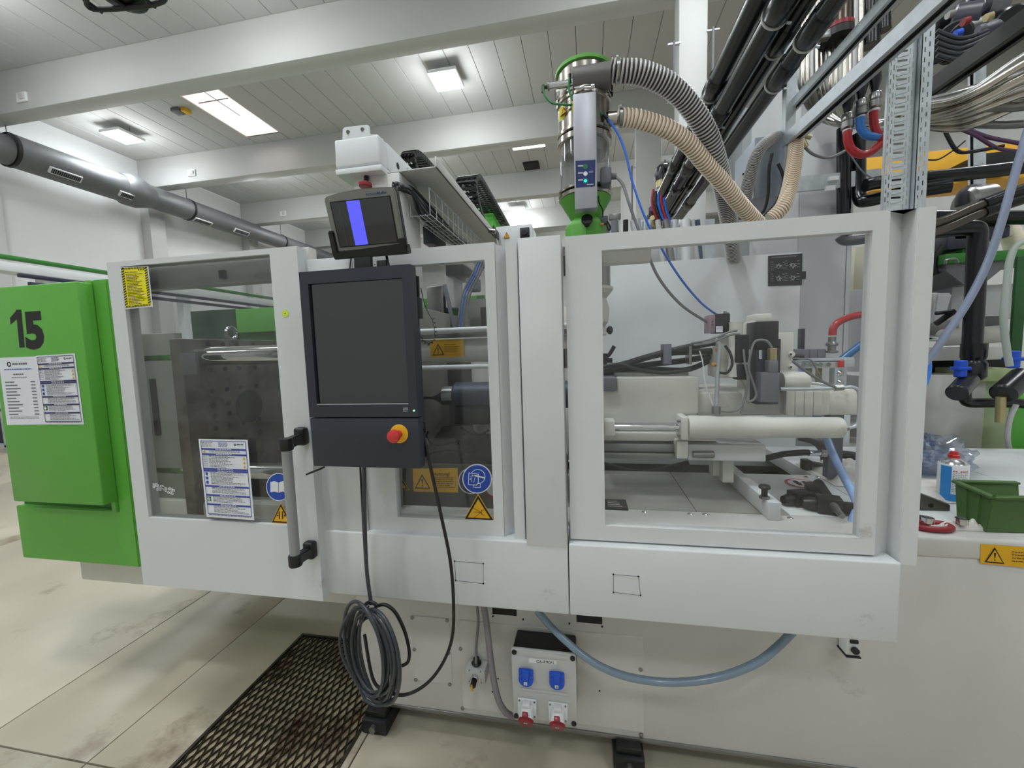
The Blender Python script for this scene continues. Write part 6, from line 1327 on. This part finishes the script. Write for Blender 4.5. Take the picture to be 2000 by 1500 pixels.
# ================================================================ THINGS ON THE TABLE
TB = bt
c = P(1858, 975, Z=TB)
can = thing('spray_can', c, 'blue and white spray can with a red cap on the table', 'spray can')
hc = P(1858, 905, Y=c.y).z-TB; rcn = (P(1885, 940, Y=c.y).x-P(1833, 940, Y=c.y).x)/2*.98
MB().m(WHT).lathe([(rcn*.97, 0), (rcn, .003), (rcn, hc), (rcn*.97, hc+.002)], c, seg=40).build('body', can)
MB().m(STB).lathe([(rcn*.98, hc), (rcn*.8, hc+.012), (rcn*.45, hc+.02), (rcn*.42, hc+.023)], c, seg=32).build('shoulder', can)
MB().m(RED).lathe([(rcn*.40, 0), (rcn*.40, .014), (rcn*.3, .016), (rcn*.28, .026)], c+Vector((0, 0, hc+.02)), seg=24).build('cap', can)
def wrapstrip(c, r_, a0, a1, z0, z1, m_, name, par, off=.0006):
    t = MB().m(m_); n = 12
    for i in range(n):
        p_, q_ = a0+(a1-a0)*i/n, a0+(a1-a0)*(i+1)/n
        t.add([(c.x+(r_+off)*math.cos(a), c.y+(r_+off)*math.sin(a), c.z+z) for a, z in ((p_, z0), (q_, z0), (q_, z1), (p_, z1))], [(0, 1, 2, 3)])
    return t.build(name, par)
wrapstrip(c, rcn, math.radians(185), math.radians(228), .004, hc*.97, CANB, 'blue_label', can)
wrapstrip(c, rcn, math.radians(228), math.radians(330), .004, hc*.22, CANB, 'blue_label', can)
lt = MB().m(PRG)
for i in range(13):
    z_ = hc*(.30+.045*i)
    for k in range(7):
        if (i*k) % 5 == 4: continue
        p_ = math.radians(232+k*9); q_ = p_+math.radians(6)
        lt.m(RED if i == 12 else PRG).add([(c.x+(rcn+.0007)*math.cos(a), c.y+(rcn+.0007)*math.sin(a), c.z+z) for a, z in ((p_, z_), (q_, z_), (q_, z_+hc*(.03 if i == 12 else .012)), (p_, z_+hc*(.03 if i == 12 else .012)))], [(0, 1, 2, 3)])
lt.build('label_print', can)
# green bin
qf = [P(*q, Z=TB) for q in ((1868, 1008), (1925, 1040), (2070, 1044))]
zb_t = P(1940, 972, Y=qf[1].y).z
b = thing('green_bin', P(1960, 1000, Z=TB), 'dark green plastic storage bin at the right edge of the table', 'storage bin')
A, B_, C_ = qf[0], qf[1], qf[2]
fr_ = B_.y-.0
topA = P(1865, 940, Z=zb_t); topB = P(1940, 972, Z=zb_t); topC = P(2080, 972, Z=zb_t); topD = P(2080, 938, Z=zb_t)
botA, botB, botC, botD = A, B_, C_, Vector((C_.x, A.y, TB))
def wallq(t, a0, a1, b1, b0, th):
    n = (a1-a0).cross(b0-a0).normalized()*th
    t.prism([a0, a1, b1, b0], n, .0015)
bw = MB().m(BIN)
Dt = Vector((topC.x, topA.y, zb_t))
wallq(bw, botA, botB, topB, topA, -.004); wallq(bw, botB, botC, topC, topB, -.004); wallq(bw, botA, Vector((botC.x, botA.y, TB)), Dt, topA, .004)
bw.prism([botA+Vector((0, 0, .002)), botB+Vector((0, 0, .002)), botC+Vector((0, 0, .002)), Vector((botC.x, botA.y, TB+.002))], (0, 0, .004)).build('body', b)
rm = MB().m(BIN)
for p_, q_ in ((topA, topB), (topB, topC), (topA, Dt)):
    d_ = (q_-p_); rm.obox((p_+q_)/2, d_/2, Vector((0, 0, 1)).cross(d_).normalized()*.010, (0, 0, .004), .0015)
rm.build('rim', b)
rb_ = MB().m(BIN)
for f_ in (.35, .7):
    for p_, q_, P_, Q_ in ((botA, botB, topA, topB),):
        u0 = p_.lerp(q_, f_); u1 = P_.lerp(Q_, f_); rb_.obox((u0+u1)/2+Vector((-.002, -.002, 0)), (q_-p_).normalized()*.003, (u1-u0)/2, (q_-p_).cross(u1-u0).normalized()*.003)
rb_.build('side_rib', b)
# plastic bag
bc = P(1815, 925, Z=TB)
bag = thing('plastic_bag', bc, 'crumpled clear plastic bag with blue print behind the cloth', 'bag')
def blob(c, rx, ry, rz, m_, seed, amp=.25, n=18, name='film', par=None):
    rr = random.Random(seed); t = MB().m(m_); vs = []; fs = []
    ph = [(rr.uniform(1, 4), rr.uniform(0, 6), rr.uniform(1, 5), rr.uniform(0, 6)) for _ in range(5)]
    for i in range(n+1):
        th = math.pi*i/n
        for j in range(n*2):
            a = math.pi*j/n; f = 1+amp*sum(math.sin(p0*2*a+p1)*math.sin(p2*th*1.5+p3) for p0, p1, p2, p3 in [(round(p[0]), p[1], p[2], p[3]) for p in ph])/2.2
            vs.append((c.x+rx*f*math.sin(th)*math.cos(a), c.y+ry*f*math.sin(th)*math.sin(a), c.z+max(-.0, rz*(1+math.cos(th))*(.5+.5*f)*.5)*2*.5))
    m = n*2
    for i in range(n):
        for j in range(m): fs.append((i*m+j, i*m+(j+1) % m, (i+1)*m+(j+1) % m, (i+1)*m+j))
    t.add(vs, fs); return t.build(name, par, sharp=20)
blob(bc+Vector((-.02, 0, 0)), .11, .09, .17, BAG, 5, .35, par=bag); blob(bc+Vector((.06, .01, 0)), .10, .08, .13, BAG, 9, .4, par=bag)
s = Sheet(*[P(*q, Y=bc.y-.02) for q in ((1800, 858), (1826, 860), (1815, 925), (1785, 925))], off=.01); s.lines(0, 0, 1, 1, 9, mat('print_bag_blue', (90, 110, 180), .4), .3, .5, 7); s.build('blue_print', bag)
# cloths
def cloth(name, c, rx, ry, h, seed, lab, m_=CLO, n=26):
    rr = random.Random(seed); t = MB().m(m_); vs = []; fs = []
    f1 = [(rr.uniform(4, 11), rr.uniform(-8, 8), rr.uniform(0, 6)) for _ in range(6)]
    for i in range(n+1):
        for j in range(n+1):
            u, v = i/n*2-1, j/n*2-1; e = max(0, 1-max(abs(u), abs(v))**3)
            hh = h*e*(.45+.3*abs(sum(math.sin(a*u+b_*v+p_) for a, b_, p_ in f1))/2)
            k = 1+.10*math.sin(3*math.atan2(v, u)+seed)
            vs.append((c.x+rx*u*k, c.y+ry*v*k+.1*rx*u, TB+.001+hh))
    for i in range(n):
        for j in range(n): fs.append((i*(n+1)+j, (i+1)*(n+1)+j, (i+1)*(n+1)+j+1, i*(n+1)+j+1))
    t.add(vs, fs); vb = [(x, y, TB+.0005) for x, y, z in vs]; t.add([vb[0], vb[n], vb[-1], vb[-n-1]], [(0, 1, 2, 3)])
    return t.build(name, label=lab, cat='cloth', sharp=60)
cloth('cleaning_cloth', P(1808, 958, Z=TB), .17, .13, .05, 3, 'crumpled off-white cloth with faded red print behind the can')
s = Sheet(*[P(*q, Z=TB+.052) for q in ((1775, 946), (1805, 932), (1800, 950), (1775, 957))], off=.001)
cloth('cleaning_cloth', P(1665, 925, Z=TB), .16, .16, .06, 8, 'white cloth heap in the window behind the blue sticker')
cloth('cleaning_cloth', P(1872, 1030, Z=TB), .075, .025, .03, 5, 'small white rag beside the sockets')
# black tool pieces on bed
def gun(cx, cy, sc, ang, lab, seed):
    c = P(cx, cy, Z=TB); t = thing('black_clamp_part', c, lab, 'machine part'); u = Vector((math.cos(ang), math.sin(ang), 0)); v = Vector((-u.y, u.x, 0)); z = Vector((0, 0, 1))
    MB().m(BK).obox(c+z*.026*sc, u*.034*sc, v*.028*sc, z*.026*sc, .004).lathe([(.016*sc, 0), (.022*sc, .02*sc), (.022*sc, .05*sc), (.018*sc, .06*sc)], c+z*.022*sc-u*.07*sc, u, 16).build('block', t)
    MB().m(BK).obox(c+z*.022*sc+u*.06*sc, u*.03*sc, v*.016*sc, z*.016*sc, .004).build('arm', t)
    return t
gun(1562, 985, 1.0, .3, 'black plastic machine part lying on the bed left of the cylinder tool', 1)
gun(1590, 975, 1.1, 1.2, 'black block part standing upright behind the cylinder tool', 2)
gun(1618, 1000, 1.1, -.3, 'black square-ended part at the front of the heap', 3)
c = P(1625, 975, Z=TB); e_ = P(1652, 1010, Z=TB)
ct_ = thing('cylinder_tool', c, 'black and steel cylindrical tool lying over the parts heap', 'tool')
MB().m(BK).cyl(c+Vector((-.03, .04, .05)), e_+Vector((-.03, .03, .035)), .019, 20, .004).build('grip', ct_)
MB().m(STL).lathe([(.017, 0), (.015, .03), (.010, .06), (.009, .09)], e_+Vector((-.03, .03, .035)), (e_-c)+Vector((.02, -.02, -.02)), 18).build('nozzle', ct_)
c = P(1588, 917, Z=TB); tl = thing('toggle_clamp', c, 'black handled toggle clamp at the back of the bed', 'clamp')
MB().m(BK).cyl(c+Vector((-.03, 0, .035)), c+Vector((.05, -.02, .02)), .013, 12, .003).box(c+Vector((-.05, -.02, 0)), c+Vector((-.015, .02, .05)), .005).build('handle', tl)
boxpx(MB().m(REDP), 1.50, 1655, 1037, 1690, 1044, .03, .002).build('red_strip', label='small red strip at the lower right corner of the window', cat='strip')
# things on the right table
q = [P(*a, Z=TB) for a in ((1788, 996), (1865, 1002))]
c0 = q[0]; z1_ = P(1787, 962, Y=c0.y).z
w_ = MB().m(mat('wedge_steel', (104, 100, 92), .45, metal=.5, noise=.2)).prism([(c0.x, c0.y, TB), (q[1].x, q[1].y+.02, TB), (q[1].x, q[1].y+.02, TB+.02), (c0.x, c0.y, z1_)], (0.01, .02, 0), .001)
wo = w_.build('steel_wedge', label='dark steel wedge plate with one hole standing on the table', cat='wedge')
hcx = P(1817, 987, Y=c0.y+.004); MB().m(GAP).cyl((hcx.x, c0.y-.0, hcx.z), (hcx.x, c0.y+.004, hcx.z), .008, 18).build('hole', wo)
rg_ = P(1818, 1033, Z=TB); n_ = 28
MB().m(REDP).tube([(rg_.x+.052*math.cos(6.283*i/n_), rg_.y+.03*math.sin(6.283*i/n_), TB+.011) for i in range(n_)], .0095, 12, 2, closed=True).build('red_ring', label='dark red plastic ring lying on the table edge', cat='ring')
for px, py, lb in ((1811, 1028, 'lying on the red ring'), (1877, 1030, 'on the small white rag')):
    c = P(px, py, Z=TB+.01); MB().m(STB).lathe([(.013, .0), (.016, .0), (.016, .018), (.013, .018), (.011, .004)], (c.x, c.y, TB+.022), seg=20).build('socket_bit', label='chrome socket bit '+lb, cat='socket bit')
a_, b__ = P(1762, 1008, Z=TB+.015), P(1812, 1016, Z=TB+.015)
MB().m(BK).cyl(a_, b__, .014, 16, .003).cyl(a_+Vector((-.02, .05, .01)), b__+Vector((-.05, .07, .01)), .017, 16, .003).build('black_tool', label='pair of black tool handles lying over the blue sticker', cat='tool')
# ================================================================ BACKGROUND LEFT
tr_ = thing('gantry_rail', P(100, 530, Z=2.9), 'long white and green gantry rail of the machines behind at the left', 'gantry')
def yrun(px, py, z, w_, h, m_, y0, y1, name, par):
    x_ = P(px, py, Z=z).x; return MB().m(m_).box((x_-w_, y0, z-h), (x_, y1, z), .01).build(name, par)
yrun(100, 511, 3.0, .12, .05, GRD, 4, 15, 'top_rail', tr_); yrun(100, 524, 2.9, .3, .12, W, 4, 15, 'white_beam', tr_); yrun(100, 541, 2.72, .06, .05, mat('navy_pipe', (44, 42, 66), .4), 4, 15, 'pipe', tr_); yrun(100, 555, 2.6, .06, .05, MATS['navy_pipe'], 4, 15, 'pipe', tr_)
for k in range(6):
    x_ = P(100, 524, Z=2.9).x; y_ = 4.5+2.0*k
    MB().m(W).box((x_-.28, y_, 0), (x_-.12, y_+.16, 2.8), .01).build('leg', tr_)
fr2 = thing('machine_fence', P(8, 880, Z=0), 'grey profile fence at the left picture edge', 'fence')
c = P(10, 885, Z=0)
for k in range(5): MB().m(ZNC).box((c.x-2.0+k*.5, c.y, 0), (c.x-1.95+k*.5, c.y+.05, 1.5), .005).build('post', fr2)
for z_ in (.1, .75, 1.45): MB().m(ZNC).box((c.x-2, c.y, z_), (c.x+.1, c.y+.05, z_+.05), .005).build('rail', fr2)
MB().m(DK).box((c.x-2, c.y+.1, .15), (c.x, c.y+.2, .75), .01).build('dark_infill', fr2)
# far machines seen through the left window and over the guards
fm = thing('far_machine', (-6, 7, 0), 'green and white moulding machine behind the left window', 'machine')
MB().m(GRB).box((-5.6, 5.0, .3), (-3.6, 7.0, 1.75), .02).build('green_body', fm)
MB().m(W).box((-8.6, 5.0, .2), (-5.7, 7.2, 1.7), .02).build('white_body', fm)
MB().m(CGY).box((-3.5, 5.2, .2), (-1.8, 6.6, 1.6), .02).build('grey_body', fm)
# dark lamp basket at the top edge
bk = thing('wire_lamp_guard', P(240, 0, Z=4.5), 'dark lamp in a wire guard cut off by the top edge of the picture', 'lamp guard')
z_ = 3.2
q = [P(x, y, Z=z_) for x, y in ((168, -8), (180, 17), (270, 13), (318, 2), (322, -20))]
MB().m(BKR).tube(q, .011, 10, 6).tube([P(160, -4, Z=z_), P(199, 24, Z=z_)], .008, 8).tube([P(205, -12, Z=z_), P(250, 17, Z=z_)], .008, 8).tube([P(262, -22, Z=z_), P(303, 14, Z=z_)], .008, 8).build('wire_guard', bk)
c = P(238, -16, Z=z_+.05); MB().m(BK).lathe([(.02, 0), (.09, .015), (.10, .06), (.05, .12)], (c.x, c.y, z_+.01), seg=24).build('lamp_body', bk)
